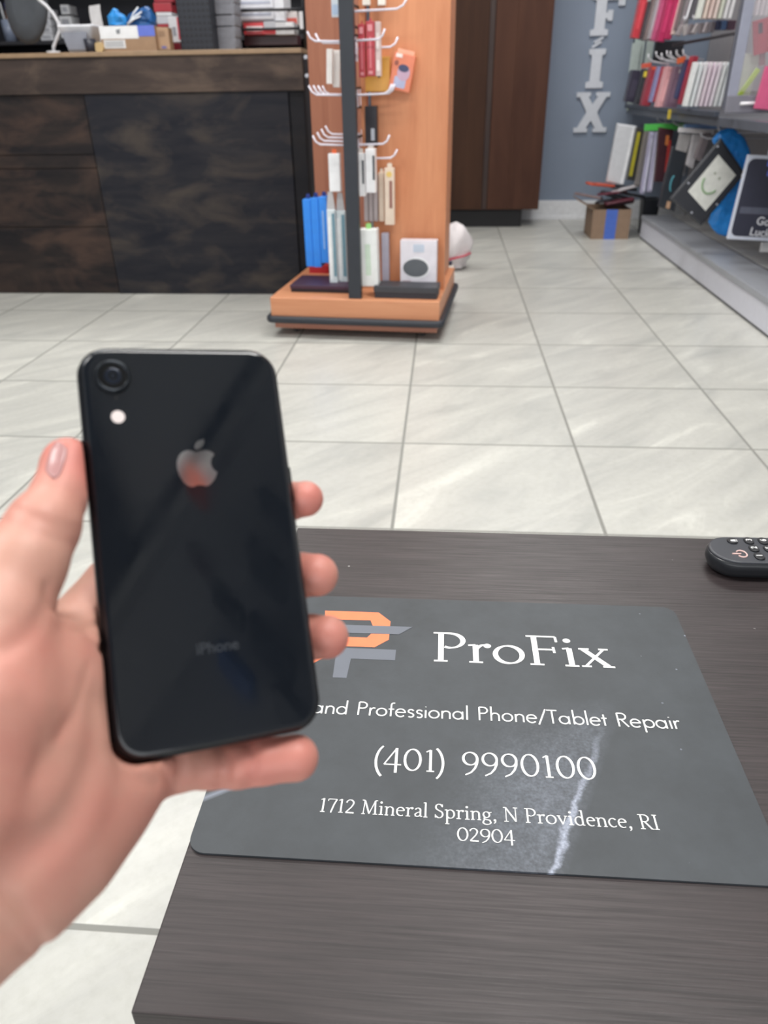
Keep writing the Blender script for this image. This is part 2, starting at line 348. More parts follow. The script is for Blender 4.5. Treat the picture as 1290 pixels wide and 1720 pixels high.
obj('tabletop', box(B(), (tx0, ty0, TZ - .038), (tx1, ty1, TZ), .0012), tm, tb)
for x in (tx0 + .02, tx1 - .07):
    for y in (ty0 + .02, ty1 - .07): obj('leg', box(B(), (x, y, 0), (x + .05, y + .05, TZ - .038), .002), tm, tb)
obj('apron', box(box(B(), (tx0 + .03, ty0 + .03, TZ - .09), (tx1 - .03, ty0 + .045, TZ - .038)), (tx0 + .03, ty1 - .045, TZ - .09), (tx1 - .03, ty1 - .03, TZ - .038)), tm, tb)

def mat_mat():
    m, nt, b = newmat('rubber'); tc = N(nt, 'ShaderNodeTexCoord'); s = N(nt, 'ShaderNodeSeparateXYZ'); nt.links.new(tc.outputs['Object'], s.inputs[0])
    n1 = N(nt, 'ShaderNodeTexNoise', i_Scale=14, i_Detail=6, i_Roughness=.7); nt.links.new(tc.outputs['Object'], n1.inputs['Vector'])
    n2 = N(nt, 'ShaderNodeTexNoise', i_Scale=420, i_Detail=2); nt.links.new(tc.outputs['Object'], n2.inputs['Vector'])
    x, y = s.outputs[0], s.outputs[1]
    yy = math_(nt, 'SUBTRACT', y, .33)
    # a scuff that curves down the right half of the mat, and the dusty rubbed patch left of it
    cx = math_(nt, 'ADD', math_(nt, 'MULTIPLY', yy, .42), .0815)
    dx = math_(nt, 'ABSOLUTE', math_(nt, 'SUBTRACT', math_(nt, 'ADD', x, math_(nt, 'MULTIPLY', math_(nt, 'SUBTRACT', n1.outputs['Fac'], .5), .03)), cx))
    line = N(nt, 'ShaderNodeMapRange', i_1=.0046, i_2=.0, interpolation_type='SMOOTHSTEP'); nt.links.new(dx, line.inputs[0])
    ly = N(nt, 'ShaderNodeMapRange', i_1=.14, i_2=.05); nt.links.new(yy, ly.inputs[0])
    w1 = N(nt, 'ShaderNodeTexNoise', i_Scale=260, i_Detail=3); nt.links.new(tc.outputs['Object'], w1.inputs['Vector'])
    px = math_(nt, 'SUBTRACT', cx, x)
    pa = N(nt, 'ShaderNodeMapRange', i_1=.12, i_2=.0, interpolation_type='SMOOTHSTEP'); nt.links.new(px, pa.inputs[0])
    pb = N(nt, 'ShaderNodeMapRange', i_1=-.012, i_2=.006); nt.links.new(px, pb.inputs[0])
    pc = N(nt, 'ShaderNodeMapRange', i_1=.17, i_2=.10); nt.links.new(yy, pc.inputs[0])
    patch = math_(nt, 'MULTIPLY', math_(nt, 'MULTIPLY', pa.outputs[0], pb.outputs[0]), pc.outputs[0])
    pw = math_(nt, 'MULTIPLY', math_(nt, 'MULTIPLY', patch, w1.outputs['Fac']), math_(nt, 'MULTIPLY', n2.outputs['Fac'], math_(nt, 'MULTIPLY', n1.outputs['Fac'], 1.5)))
    # second scuff near the left edge
    d2 = math_(nt, 'ABSOLUTE', math_(nt, 'SUBTRACT', math_(nt, 'SUBTRACT', y, .378), math_(nt, 'MULTIPLY', math_(nt, 'ADD', x, .165), .62)))
    l2 = N(nt, 'ShaderNodeMapRange', i_1=.0045, i_2=.0); nt.links.new(d2, l2.inputs[0]); l2x = N(nt, 'ShaderNodeMapRange', i_1=-.11, i_2=-.135); nt.links.new(x, l2x.inputs[0])
    l2f = math_(nt, 'MULTIPLY', l2.outputs[0], l2x.outputs[0])
    tot = math_(nt, 'ADD', math_(nt, 'MULTIPLY', math_(nt, 'MULTIPLY', line.outputs[0], ly.outputs[0]), math_(nt, 'ADD', math_(nt, 'MULTIPLY', n2.outputs['Fac'], .7), .1)), math_(nt, 'ADD', math_(nt, 'MULTIPLY', pw, .55), math_(nt, 'MULTIPLY', l2f, .3)))
    vo = N(nt, 'ShaderNodeTexVoronoi', i_Scale=60); nt.links.new(tc.outputs['Object'], vo.inputs['Vector'])
    rx = N(nt, 'ShaderNodeMapRange', i_1=.17, i_2=.23); nt.links.new(x, rx.inputs[0])
    spk = math_(nt, 'MULTIPLY', math_(nt, 'LESS_THAN', vo.outputs['Distance'], .06), math_(nt, 'MULTIPLY', rx.outputs[0], n1.outputs['Fac']))
    base = N(nt, 'ShaderNodeValToRGB'); nt.links.new(n1.outputs['Fac'], base.inputs[0]); cr = base.color_ramp
    cr.elements[0].position = .25; cr.elements[0].color = (*lin((52, 56, 60)), 1); cr.elements[1].position = .8; cr.elements[1].color = (*lin((68, 73, 78)), 1)
    c = mixc(nt, math_(nt, 'ADD', tot, math_(nt, 'MULTIPLY', spk, .8), clamp=True), base.outputs[0], lin((198, 206, 226)))
    sm = N(nt, 'ShaderNodeTexVoronoi', i_Scale=17); nt.links.new(tc.outputs['Object'], sm.inputs['Vector'])
    smm = N(nt, 'ShaderNodeMapRange', i_1=.10, i_2=.02); nt.links.new(sm.outputs['Distance'], smm.inputs[0])
    c = mixc(nt, math_(nt, 'MULTIPLY', smm.outputs[0], .35), c, lin((45, 48, 52)))
    nt.links.new(c, b.inputs['Base Color']); b.inputs['Roughness'].default_value = .55
    bp = N(nt, 'ShaderNodeBump', i_Strength=.12, i_Distance=.0005); nt.links.new(n2.outputs['Fac'], bp.inputs['Height']); nt.links.new(bp.outputs[0], b.inputs['Normal'])
    return m
mt = thing('counter_mat', 'dark grey printed mat with white shop lettering lying on the table', 'mat', (0, 0, TZ))
MX0, MX1, MY0, MY1 = -.1695, .239, .3295, .6365
poly = rrect(MX1 - MX0, MY1 - MY0, .013, 8, (MX0 + MX1) / 2, (MY0 + MY1) / 2)
obj('mat_sheet', prism(B(), poly, 0.0002, .0020), mat_mat(), mt)
white = mat((246, 246, 244), .5, var=.02); PZ = .0022
orange = mat((240, 128, 84), .5, var=.04, scale=90); pale = mat((103, 108, 118), .5, var=.04)
bm = B(); lettering(bm, 'ProFix', -.004, .163, .540, .0425, z=PZ, wt=.108)
setp(obj('title_lettering', bm, white, mt), 'large white serif lettering')
bm = B(); lettering(bm, 'and Professional Phone/Tablet Repair', -.1035, .2035, .4675, .0158, False, PZ, space=.40)
setp(obj('slogan_lettering', bm, white, mt), 'white sans serif line')
bm = B(); lettering(bm, '(401) 9990100', -.0475, .1275, .4105, .0228, True, PZ, space=.42, track=.03, wt=.095)
setp(obj('phone_number_lettering', bm, white, mt), 'white phone number')
bm = B(); lettering(bm, '1712 Mineral Spring, N Providence, RI', -.0825, .1630, .3685, .0125, True, PZ, space=.32, wt=.095); lettering(bm, '02904', .0185, .0595, .3505, .0112, True, PZ, wt=.095)
setp(obj('address_lettering', bm, white, mt), 'white address lines')
def flat(bm, polys, z):
    for p in polys: bm.faces.new([bm.verts.new((x, y, z)) for x, y in p])
    return bm
P1 = [(-.112, .611), (-.110, .597), (-.0645, .5975), (-.0615, .589), (-.0445, .5895), (-.0445, .597), (-.0575, .611)]
P2 = [(-.126, .5565), (-.057, .5565), (-.0443, .5685), (-.0443, .577), (-.062, .5765), (-.0655, .5705), (-.122, .5705)]
P3 = [(-.128, .5565), (-.113, .5565), (-.103, .539), (-.112, .530), (-.130, .540)]
obj('emblem', flat(B(), [P1, P2, P3], PZ), orange, mt)
obj('emblem_grey', flat(B(), [[(-.100, .589), (-.100, .5765), (-.035, .577), (-.0225, .5893)]], PZ + .0001), pale, mt)  # grey letter shape printed next to the orange one
obj('emblem_grey', flat(B(), [[(-.092, .554), (-.092, .539), (-.091, .5125), (-.0785, .5125), (-.0775, .539), (-.0365, .539), (-.0365, .554)]], PZ), pale, mt)

# ---- remote control
rc = thing('remote_control', 'black tv remote lying at the far right edge of the table', 'remote control', (.2925, .717, TZ), (0, 0, math.radians(0.5))); rc.scale = (1.08, 1.12, 1.3)
RB = mat((40, 42, 46), .32, var=.05); RF = mat((58, 60, 66), .38, var=.05)
def rem_ring(ins, z, L=.24, w=.050):
    pts = []
    rx, ry = .026, w / 2
    for k in range(17):
        a = math.radians(90 + 180 * k / 16); pts.append((rx + (rx - ins) * math.cos(a), (ry - ins) * math.sin(a)))
    for k in range(9):
        a = math.radians(-90 + 180 * k / 8); pts.append((L - .014 + (.014 - ins) * math.cos(a), (ry - ins) * math.sin(a)))
    return [(x, y, z) for x, y in pts]
bm = B(); loft(bm, [rem_ring(.008, .0), rem_ring(.003, .003), rem_ring(.0, .009), rem_ring(.0, .014), rem_ring(.0012, .0165)])
obj('shell', bm, RB, rc)
bm = B(); loft(bm, [rem_ring(.0012, .0165), rem_ring(.002, .0178), rem_ring(.0035, .0182)]); obj('face', bm, RF, rc)
btn = mat((30, 31, 35), .4); digit = mat((235, 235, 235), .5)
def txt(name, s, size, parent, m, loc, rotz, ext=.0001):
    c = bpy.data.curves.new(name, 'FONT'); c.body = s; c.size = size; c.extrude = ext; c.align_x = 'CENTER'; c.align_y = 'CENTER'
    c.offset = size * .012
    o = bpy.data.objects.new(name, c); COL.objects.link(o)
    dg = bpy.context.evaluated_depsgraph_get(); me = bpy.data.meshes.new_from_object(o.evaluated_get(dg))
    bpy.data.objects.remove(o); me.materials.clear(); me.materials.append(m)
    o = bpy.data.objects.new(name, me); COL.objects.link(o); o.parent = parent; o.location = loc; o.rotation_euler = (0, 0, rotz) if not isinstance(rotz, tuple) else rotz
    return o
def button(x, y, wx, wy, s=None, m=btn):
    bm = B(); r = min(wx, wy) / 2 * .95
    loft(bm, [[(x + p[0], y + p[1], z) for p in rrect(wx - i, wy - i, r - i / 2)] for z, i in ((.0180, 0), (.0190, .0), (.0195, .0012))])
    o = obj('button', bm, m, rc, smooth=False)
    if s: txt('digit', s, .0082, o, digit, (x, y, .0197), math.radians(90))
k = 0
for ci in range(4):
    for ri in range(3):
        k += 1; lab = str(k) if k <= 9 else ['-', '0', '.'][ri]
        button(.045 + ci * .0142, -.0135 + ri * .0142, .0092, .0122, lab if k <= 9 or ri == 1 else None)
bm = B(); pts = [(.0295 + .0048 * math.cos(math.radians(a)), -.0095 + .0058 * math.sin(math.radians(a)), .0186) for a in range(-145, 146, 10)]
tube(bm, pts, .0007, 6); tube(bm, [(.0205, -.0095, .0186), (.0290, -.0095, .0186)], .0007, 6)
setp(obj('power_symbol', bm, mat((232, 196, 190), .5), rc), 'pale pink power symbol')
button(.0285, .0140, .0105, .0105); bm = B(); prism(bm, [(.0262, .0120), (.0308, .0112), (.0308, .0148), (.0262, .0140)], .0195, .0198); prism(bm, [(.0318, .0112), (.0324, .0112), (.0324, .0152), (.0318, .0152)], .0195, .0198); obj('source_symbol', bm, digit, rc)
for i in range(3):
    button(.112 + i * .02, -.008, .010, .014); button(.112 + i * .02, .010, .010, .014)

# ================================================================== PHONE
PX = Vector((.8787094547857401, .45475513242440013, -.14514635236124004)); PY = Vector((-.18373650372039962, .6028411493289683, .7764170566624108)); PN = PX.cross(PY)
PO = Vector((-.08691660725295576, .232460316269802, .7684453478685331))
PM = Matrix(((PX.x, PY.x, PN.x, PO.x), (PX.y, PY.y, PN.y, PO.y), (PX.z, PY.z, PN.z, PO.z), (0, 0, 0, 1)))
ph = thing('smartphone', 'black glass-backed smartphone held upright in the hand', 'phone'); ph.matrix_world = PM
W2, H2, RC, TH = .0757, .1509, .0115, .0083
def ring(ins, z): return [(x, y, z) for x, y in rrect(W2 - 2 * ins, H2 - 2 * ins, RC - ins, 10)]
frame = []
R_ = TH / 2
for k in range(13):
    a = math.radians(-78 + 156 * k / 12); frame.append(ring(R_ * (1 - math.cos(a)), -R_ + R_ * math.sin(a)))
m_frame = mat((34, 37, 43), .26, metal=.85, var=.03)
obj('frame', loft(B(), frame), m_frame, ph)
bm = B(); g0 = frame[-1][0][2]
loft(bm, [ring(.0016, -.00090), ring(.0017, -.00060), ring(.0021, -.00020), ring(.0027, .00002), ring(.0036, .00010)])
m, nt, b = newmat('black_glass'); b.inputs['Base Color'].default_value = (*lin((21, 25, 31)), 1); b.inputs['Roughness'].default_value = .045; b.inputs['Specular IOR Level'].default_value = .62
tc = N(nt, 'ShaderNodeTexCoord'); nn = N(nt, 'ShaderNodeTexNoise', i_Scale=60, i_Detail=4); nt.links.new(tc.outputs['Object'], nn.inputs['Vector'])
mr = N(nt, 'ShaderNodeMapRange', i_1=.4, i_2=.8, i_3=.04, i_4=.12); nt.links.new(nn.outputs['Fac'], mr.inputs[0]); nt.links.new(mr.outputs[0], b.inputs['Roughness'])
obj('back_glass', bm, m, ph)
bm = B(); loft(bm, [ring(.0030, -TH + .0001), ring(.0032, -TH - .0002), ring(.0045, -TH - .0003)]); obj('screen', bm, mat((8, 8, 10), .06, var=.02), ph)
LX, LY = -.0257, .0628
bm = B(); n = 40
def cring(r, z, cx=LX, cy=LY, n=40): return [(cx + r * math.cos(2 * math.pi * k / n), cy + r * math.sin(2 * math.pi * k / n), z) for k in range(n)]
loft(bm, [cring(.0062, 0), cring(.0062, .0012), cring(.0059, .0015), cring(.0052, .0015), cring(.0050, .0011)], cap=False)
lr = obj('lens_ring', bm, mat((46, 50, 55), .3, metal=.8, var=.03), ph)
bm = B(); loft(bm, [cring(.0051, .0004), cring(.0051, .0012)]); obj('lens_glass', bm, mat((10, 11, 14), .05, var=.02), ph)
bm = B(); loft(bm, [cring(.0030, .00125), cring(.0027, .00135), cring(.0016, .00128)], cap=False); loft(bm, [cring(.0008, .0012), cring(.0007, .0013)]); obj('lens_core', bm, mat((38, 44, 56), .2, metal=.4), ph)
bm = B(); loft(bm, [cring(.0024, 0, -.0252, .0474), cring(.0024, .0002, -.0252, .0474)]); obj('flash', bm, mat((238, 226, 222), .35, var=.05, scale=800), ph)
bm = B(); loft(bm, [cring(.0005, 0, -.0253, .0545), cring(.0005, .0002, -.0253, .0545)]); obj('microphone', bm, mat((5, 5, 6), .5), ph)
body = [(1.18, 32.7), (-.15, 33.41), (-1.96, 33.68), (-3.72, 33.01), (-5.08, 31.62), (-6.0, 29.42), (-6.18, 26.87), (-5.69, 24.29), (-4.72, 22.0), (-3.38, 20.33), (-1.94, 19.54), (-1.03, 19.48), (-.08, 19.8), (1.04, 20.1), (2.2, 19.95), (3.4, 19.5), (4.55, 19.6), (5.87, 20.47), (7.31, 22.1), (8.5, 24.6), (7.6, 25.3), (6.75, 26.6), (6.4, 28.3), (6.9, 30.1), (8.13, 31.55), (7.24, 32.63), (6.05, 33.24), (4.52, 33.5), (2.91, 33.1)]
leaf = [(1.1, 33.9), (1.11, 35.2), (2.06, 36.7), (3.72, 37.6), (4.93, 37.78), (4.8, 36.2), (3.67, 34.6), (2.34, 33.9)]
mlogo = mat((226, 228, 232), .08, metal=1.0, var=.02)
bm = B(); prism(bm, [(x / 1000, y / 1000) for x, y in body][::-1][::-1], .00010, .00022); prism(bm, [(x / 1000, y / 1000) for x, y in leaf], .00010, .00022)
bmesh.ops.recalc_face_normals(bm, faces=bm.faces[:]); obj('fruit_emblem', bm, mlogo, ph)
txt('lettering', 'iPhone', .0056, ph, mat((92, 96, 102), .3, metal=.8), (.0012, -.0403, .0002), 0, .00003)
bm = B(); box(bm, (-.0385, .030, -.0055), (-.0374, .040, -.003), .0004); setp(obj('volume_button', bm, m_frame, ph))
bm = B(); box(bm, (.0374, .012, -.0055), (.0383, .026, -.003), .0004); setp(obj('side_button', bm, m_frame, ph))

# ================================================================== HAND
def C3(a): return np.array(cz(a[0], a[1], a[2]))
THUMB = [(-95, 1330, .215, .026), (-40, 1190, .222, .0225), (-18, 1060, .232, .0172), (40, 945, .243, .0128), (72, 885, .250, .0112), (104, 825, .262, .0090), (113, 782, .268, .0083), (115, 775, .269, .0080)]
INDEX = [(60, 1320, .235, .019), (205, 985, .292, .0125), (330, 905, .320, .0095), (430, 865, .325, .0085), (485, 842, .312, .0075), (513, 838, .305, .0073)]
MIDDLE = [(60, 1340, .235, .019), (215, 1060, .296, .0125), (340, 1010, .325, .010), (450, 980, .325, .009), (505, 966, .312, .0088), (532, 966, .306, .0087)]
RING = [(40, 1370, .235, .019), (225, 1150, .292, .0125), (350, 1115, .320, .010), (460, 1085, .322, .009), (520, 1070, .310, .0088), (549, 1070, .305, .0088)]
PINKY = [(30, 1400, .232, .019), (215, 1255, .272, .0165), (290, 1282, .277, .0105), (352, 1288, .281, .0077), (400, 1286, .282, .0079), (440, 1279, .283, .0082), (496, 1273, .284, .0087)]
HEEL = [(235, 1262, .276, .0150), (205, 1290, .268, .0170), (150, 1345, .258, .0205), (85, 1410, .245, .0225), (10, 1470, .235, .0235), (-120, 1550, .225, .0270), (-300, 1690, .215, .0320), (-520, 1880, .205, .0370)]
PALM = [(150, 1050, .290, .0125), (170, 1150, .290, .0150), (180, 1240, .280, .0150)]
WEB = [(20, 1120, .245, .0185), (105, 1085, .272, .0120), (180, 1010, .290, .0115)]
THEN = [(55, 1150, .246, .0225), (60, 1235, .244, .0240), (20, 1340, .238, .0245), (-60, 1440, .228, .0255)]
def smin(a, b, k):
    h = np.clip(.5 + .5 * (b - a) / k, 0, 1); return b * (1 - h) + a * h - k * h * (1 - h)
def rcone(P, a, b, ra, rb):
    ba = b - a; l2 = (ba * ba).sum(); h = np.clip(((P - a) @ ba) / l2, 0, 1)
    return np.linalg.norm(P - a - h[:, None] * ba, axis=1) - (ra + (rb - ra) * h)
def chain(P, pts, k=.003, i0=0):
    d = None
    for p, q in zip(pts[i0:-1], pts[i0 + 1:]):
        e = rcone(P, C3(p), C3(q), p[3], q[3]); d = e if d is None else smin(d, e, k)
    return d
GROOVES = [([(78, 985), (84, 1012), (112, 1040), (150, 1065), (176, 1100)], .0016, .0016),
           ([(172, 1180), (168, 1250), (146, 1320), (110, 1385), (60, 1430), (0, 1462), (-60, 1480)], .0060, .0030),
           ([(80, 1010), (60, 1050), (20, 1085), (-20, 1100)], .0030, .0010), ([(176, 1040), (130, 1060), (105, 1050)], .0014, .0007),
           ([(185, 1260), (215, 1300), (262, 1318)], .0020, .0010), ([(262, 1282), (276, 1300), (292, 1330)], .0016, .0012),
           ([(0, 1495), (30, 1520), (62, 1570), (80, 1600)], .0020, .0012), ([(-30, 1530), (10, 1560), (50, 1600)], .0022, .0008),
           ([(303, 1270), (305, 1290), (300, 1330)], .0020, .0018), ([(368, 1255), (378, 1285), (370, 1320)], .0020, .0020), ([(378, 1262), (388, 1285), (380, 1318)], .0014, .0006), ([(418, 1250), (426, 1280), (420, 1318)], .0018, .0014),
           ([(18, 850), (55, 868), (100, 885), (135, 890)], .0018, .0005), ([(8, 872), (50, 890), (95, 905), (125, 912)], .0018, .0005),
           ([(150, 1120), (130, 1190), (95, 1240)], .0022, .0006), ([(40, 1180), (70, 1240), (60, 1300)], .0030, .0006)]
PMi = np.array(PM.inverted())
def sdf0(P):
    palm = smin(chain(P, HEEL, .006), chain(P, THEN, .006), .006)
    palm = smin(palm, chain(P, PALM, .006), .010); palm = smin(palm, chain(P, WEB, .006), .009)
    palm = smin(palm, chain(P, THUMB[:3], .005), .008)
    th = chain(P, THUMB[1:], .004); palm = smin(palm, th, .004)
    mc = None
    for F in (INDEX, MIDDLE, RING, PINKY):
        e = rcone(P, C3(F[0]), C3(F[1]), F[0][3], F[1][3]); mc = e if mc is None else smin(mc, e, .006)
    palm = smin(palm, mc, .008)
    fin = None
    for F in (INDEX, MIDDLE, RING, PINKY):
        e = chain(P, F[1:], .003); fin = e if fin is None else smin(fin, e, .0015)
    d = smin(palm, fin, .004)
    L = P @ PMi[:3, :3].T + PMi[:3, 3]
    qx = np.abs(L[:, 0]) - (W2 / 2 - .0095); qy = np.abs(L[:, 1]) - (H2 / 2 - .0095)
    b2 = np.hypot(np.maximum(qx, 0), np.maximum(qy, 0)) + np.minimum(np.maximum(qx, qy), 0) - .0098
    cut = -np.maximum(b2, -(L[:, 2] + TH + .0003))
    d = -smin(-d, -cut, .0012)
    return d
def sdf(P):
    d = sdf0(P)
    for pts, r, dep in GR3:
        q = None
        for a, b_ in zip(pts[:-1], pts[1:]):
            a3, b3 = a, b_; ba = b3 - a3; h = np.clip(((P - a3) @ ba) / (ba @ ba), 0, 1)
            e = np.linalg.norm(P - a3 - h[:, None] * ba, axis=1); q = e if q is None else np.minimum(q, e)
        d = d + dep * np.exp(-(q / r) ** 2)
    return d
def raycast(px, py, f, z0=.16, off=0.0):
    px, py = np.atleast_1d(px).astype(float), np.atleast_1d(py).astype(float)
    d = np.array(AF)[None] + np.array(AR)[None] * ((px - 645) / FPX)[:, None] - np.array(AU)[None] * ((py - 860) / FPX)[:, None]
    z = np.full(len(px), z0)
    for _ in range(90): z = z + np.clip(f(np.array(CAM) + d * z[:, None]) - off, -.004, .02) * .8
    return np.array(CAM) + d * z[:, None]
def smooth_path(pts, n=5):
    out = []
    for i in range(len(pts) - 1):
        p0, p1, p2, p3 = (np.array(pts[max(i - 1, 0)]), np.array(pts[i]), np.array(pts[i + 1]), np.array(pts[min(i + 2, len(pts) - 1)]))
        for k in range(n):
            t = k / n; out.append(.5 * ((2 * p1) + (p2 - p0) * t + (2 * p0 - 5 * p1 + 4 * p2 - p3) * t * t + (3 * p1 - p0 - 3 * p2 + p3) * t ** 3))
    out.append(np.array(pts[-1], float)); return out
GR3 = []
for pts, r, dep in GROOVES:
    sp = np.array(smooth_path(pts)); GR3.append((list(raycast(sp[:, 0], sp[:, 1], sdf0)), r, dep))
def surface_nets(f, lo, hi, h):
    n = [int(math.ceil((hi[i] - lo[i]) / h)) + 1 for i in range(3)]
    ax = [lo[i] + h * np.arange(n[i]) for i in range(3)]
    V = np.full(n, 1.0, dtype=np.float64)
    # coarse pass to skip empty space
    st = 6; cx = [a[::st] for a in ax]; G = np.stack(np.meshgrid(*cx, indexing='ij'), -1).reshape(-1, 3)
    cvals = f(G).reshape([len(c) for c in cx]); R = h * st * 1.8
    for i in range(len(cx[0])):
        for j in range(len(cx[1])):
            for k in range(len(cx[2])):
                sl = tuple(slice(q * st, min(q * st + st, n[t])) for t, q in enumerate((i, j, k)))
                if abs(cvals[i, j, k]) > R: V[sl] = cvals[i, j, k]; continue
                V[sl] = np.nan
    idx = np.argwhere(np.isnan(V)); Pp = np.stack([ax[t][idx[:, t]] for t in range(3)], -1)
    V[np.isnan(V)] = np.concatenate([f(c) for c in np.array_split(Pp, max(1, len(Pp) // 200000))])
    S = V < 0
    c = sum(S[i:n[0] - 1 + i, j:n[1] - 1 + j, k:n[2] - 1 + k].astype(np.int8) for i in (0, 1) for j in (0, 1) for k in (0, 1))
    act = (c > 0) & (c < 8); ids = -np.ones(act.shape, dtype=np.int64); cells = np.argwhere(act); ids[act] = np.arange(len(cells))
    verts = np.stack([ax[t][cells[:, t]] + h / 2 for t in range(3)], -1)
    quads = []
    for a in range(3):
        b1, b2 = (a + 1) % 3, (a + 2) % 3
        sA = [slice(None)] * 3; sB = [slice(None)] * 3; sA[a] = slice(0, n[a] - 1); sB[a] = slice(1, n[a])
        A, Bq = S[tuple(sA)], S[tuple(sB)]; e = np.argwhere(A != Bq)
        e = e[(e[:, b1] > 0) & (e[:, b2] > 0) & (e[:, b1] < n[b1] - 1) & (e[:, b2] < n[b2] - 1)]
        q = []
        for d1, d2 in ((0, 0), (-1, 0), (-1, -1), (0, -1)):
            t = e.copy(); t[:, b1] += d1; t[:, b2] += d2; q.append(ids[t[:, 0], t[:, 1], t[:, 2]])
        q = np.stack(q, -1); ins = A[e[:, 0], e[:, 1], e[:, 2]]
        q[~ins] = q[~ins][:, ::-1]; quads.append(q)
    return verts, np.concatenate(quads)
def grad(f, P, e=2e-4):
    return np.stack([(f(P + np.eye(3)[i] * e) - f(P - np.eye(3)[i] * e)) / (2 * e) for i in range(3)], -1)
allp = np.array([C3(p) for L_ in (THUMB, INDEX, MIDDLE, RING, PINKY, HEEL, THEN) for p in L_])
HS = 0.0016
hv, hq = surface_nets(sdf, allp.min(0) - .042, allp.max(0) + .042, HS)
for _ in range(3):
    g = grad(sdf, hv); hv = hv - g * (sdf(hv) / np.maximum((g * g).sum(1), .3))[:, None]
me = bpy.data.meshes.new('hand'); me.from_pydata(hv.tolist(), [], hq.tolist()); me.update()
for p in me.polygons: p.use_smooth = True
def near(P, pts, r):
    d = np.min([np.linalg.norm(P - C3(p), axis=1) for p in pts], axis=0); return np.exp(-(d / r) ** 2)
red = np.clip(near(hv, [(118, 760, .262), (513, 838, .30), (532, 966, .30), (549, 1070, .30), (500, 1273, .28), (460, 1275, .28)], .013) + .55 * near(hv, [(100, 830, .26), (20, 1200, .225), (60, 1100, .235), (520, 1150, .3), (400, 1285, .28), (120, 1300, .25)], .022), 0, 1)
at_ = me.attributes.new('flush', 'FLOAT', 'POINT'); at_.data.foreach_set('value', red.astype(np.float32))
m, nt, b = newmat('skin'); a_ = N(nt, 'ShaderNodeAttribute', attribute_name='flush'); g = N(nt, 'ShaderNodeNewGeometry')
n1 = N(nt, 'ShaderNodeTexNoise', i_Scale=45, i_Detail=5, i_Roughness=.6); nt.links.new(g.outputs['Position'], n1.inputs['Vector'])
n2 = N(nt, 'ShaderNodeTexNoise', i_Scale=900, i_Detail=3); nt.links.new(g.outputs['Position'], n2.inputs['Vector'])
base = mixc(nt, n1.outputs['Fac'], lin((194, 146, 127)), lin((214, 164, 147)))
n3 = N(nt, 'ShaderNodeTexNoise', i_Scale=24, i_Detail=3); nt.links.new(g.outputs['Position'], n3.inputs['Vector'])
bl = N(nt, 'ShaderNodeMapRange', i_1=.46, i_2=.66, i_3=0, i_4=.45); nt.links.new(n3.outputs['Fac'], bl.inputs[0])
mott = mixc(nt, math_(nt, 'ADD', math_(nt, 'MULTIPLY', a_.outputs['Fac'], .8), bl.outputs[0], clamp=True), base, lin((206, 128, 116)))
nt.links.new(mott, b.inputs['Base Color']); b.inputs['Roughness'].default_value = .48; b.inputs['Subsurface Weight'].default_value = .12
b.inputs['Subsurface Radius'].default_value = (1, .35, .2); b.inputs['Subsurface Scale'].default_value = .004
bp = N(nt, 'ShaderNodeBump', i_Strength=.25, i_Distance=.0005); nt.links.new(n2.outputs['Fac'], bp.inputs['Height']); nt.links.new(bp.outputs[0], b.inputs['Normal'])
me.materials.append(m)
hand = bpy.data.objects.new('hand', me); COL.objects.link(hand)
setp(hand, 'left hand with bare forearm gripping the black phone from behind', 'hand')
# thumb nail, laid on the outer side of the thumb tip
nu, nv = 9, 13; gx_, gy_ = [], []
for j in range(nv):
    v_ = j / (nv - 1); cx_ = 86 + 17 * v_; cy_ = 800 - 56 * v_; wd_ = 13.5 * math.sqrt(max(.05, 1 - (2 * abs(v_ - .5)) ** 4 * .85))
    for i in range(nu):
        u = i / (nu - 1) * 2 - 1; gx_.append(cx_ + u * wd_); gy_.append(cy_ + u * 4)
npts = raycast(np.array(gx_), np.array(gy_), sdf, off=.0003)
bm = B(); vs = [bm.verts.new(p) for p in npts]
for j in range(nv - 1):
    for i in range(nu - 1): f = bm.faces.new((vs[j * nu + i], vs[j * nu + i + 1], vs[(j + 1) * nu + i + 1], vs[(j + 1) * nu + i])); f.smooth = True
bmesh.ops.recalc_face_normals(bm, faces=bm.faces[:])
ext = bmesh.ops.solidify(bm, geom=bm.faces[:], thickness=.0004)
obj('thumbnail', bm, mat((178, 130, 128), .3, var=.04), hand)

# ================================================================== KIOSK
KA = Vector((-.722, 3.13, 0)); KR = math.radians(-5.5)
KU = Vector((math.cos(KR), math.sin(KR), 0)); KV = Vector((-math.sin(KR), math.cos(KR), 0))
def K(s, t, z): return KA + KU * s + KV * t + Vector((0, 0, z))
oak = wood((193, 122, 82), (214, 146, 104), 'z', .42, 10, 1.6); oak_h = wood((196, 130, 92), (212, 150, 112), 'x', .42, 12, 1.5); recess_shade = wood((74, 46, 42), (92, 60, 52), 'z', .6)
oak_shade = wood((166, 108, 86), (184, 126, 102), 'z', .5, 10, 1.6)  # same oak, darkened in its colour for the side facing away
blackm = mat((40, 44, 52), .45, var=.05)
ks = thing('display_stand', 'orange wood gondola stand with a black post and white peg hooks', 'display stand', KA, (0, 0, KR))
bm = B(); box(bm, (0, 0, .085), (.71, .68, .165), .004); obj('base', bm, oak_h, ks)
bm = B(); box(bm, (.01, .01, .035), (.70, .67, .065), .003); setp(obj('lower_base', bm, wood((160, 104, 84), (176, 120, 98), 'x', .5), ks), 'thin lower wooden plinth under the black bumper')
bm = B(); 
loft(bm, [[(x * (1) , y, z) for x, y in rrect(.74 + o, .71 + o, .03, 6, .355, .34)] for z, o in ((.062, 0), (.064, .008), (.076, .014), (.088, .008), (.090, 0))]); obj('bumper', bm, blackm, ks)
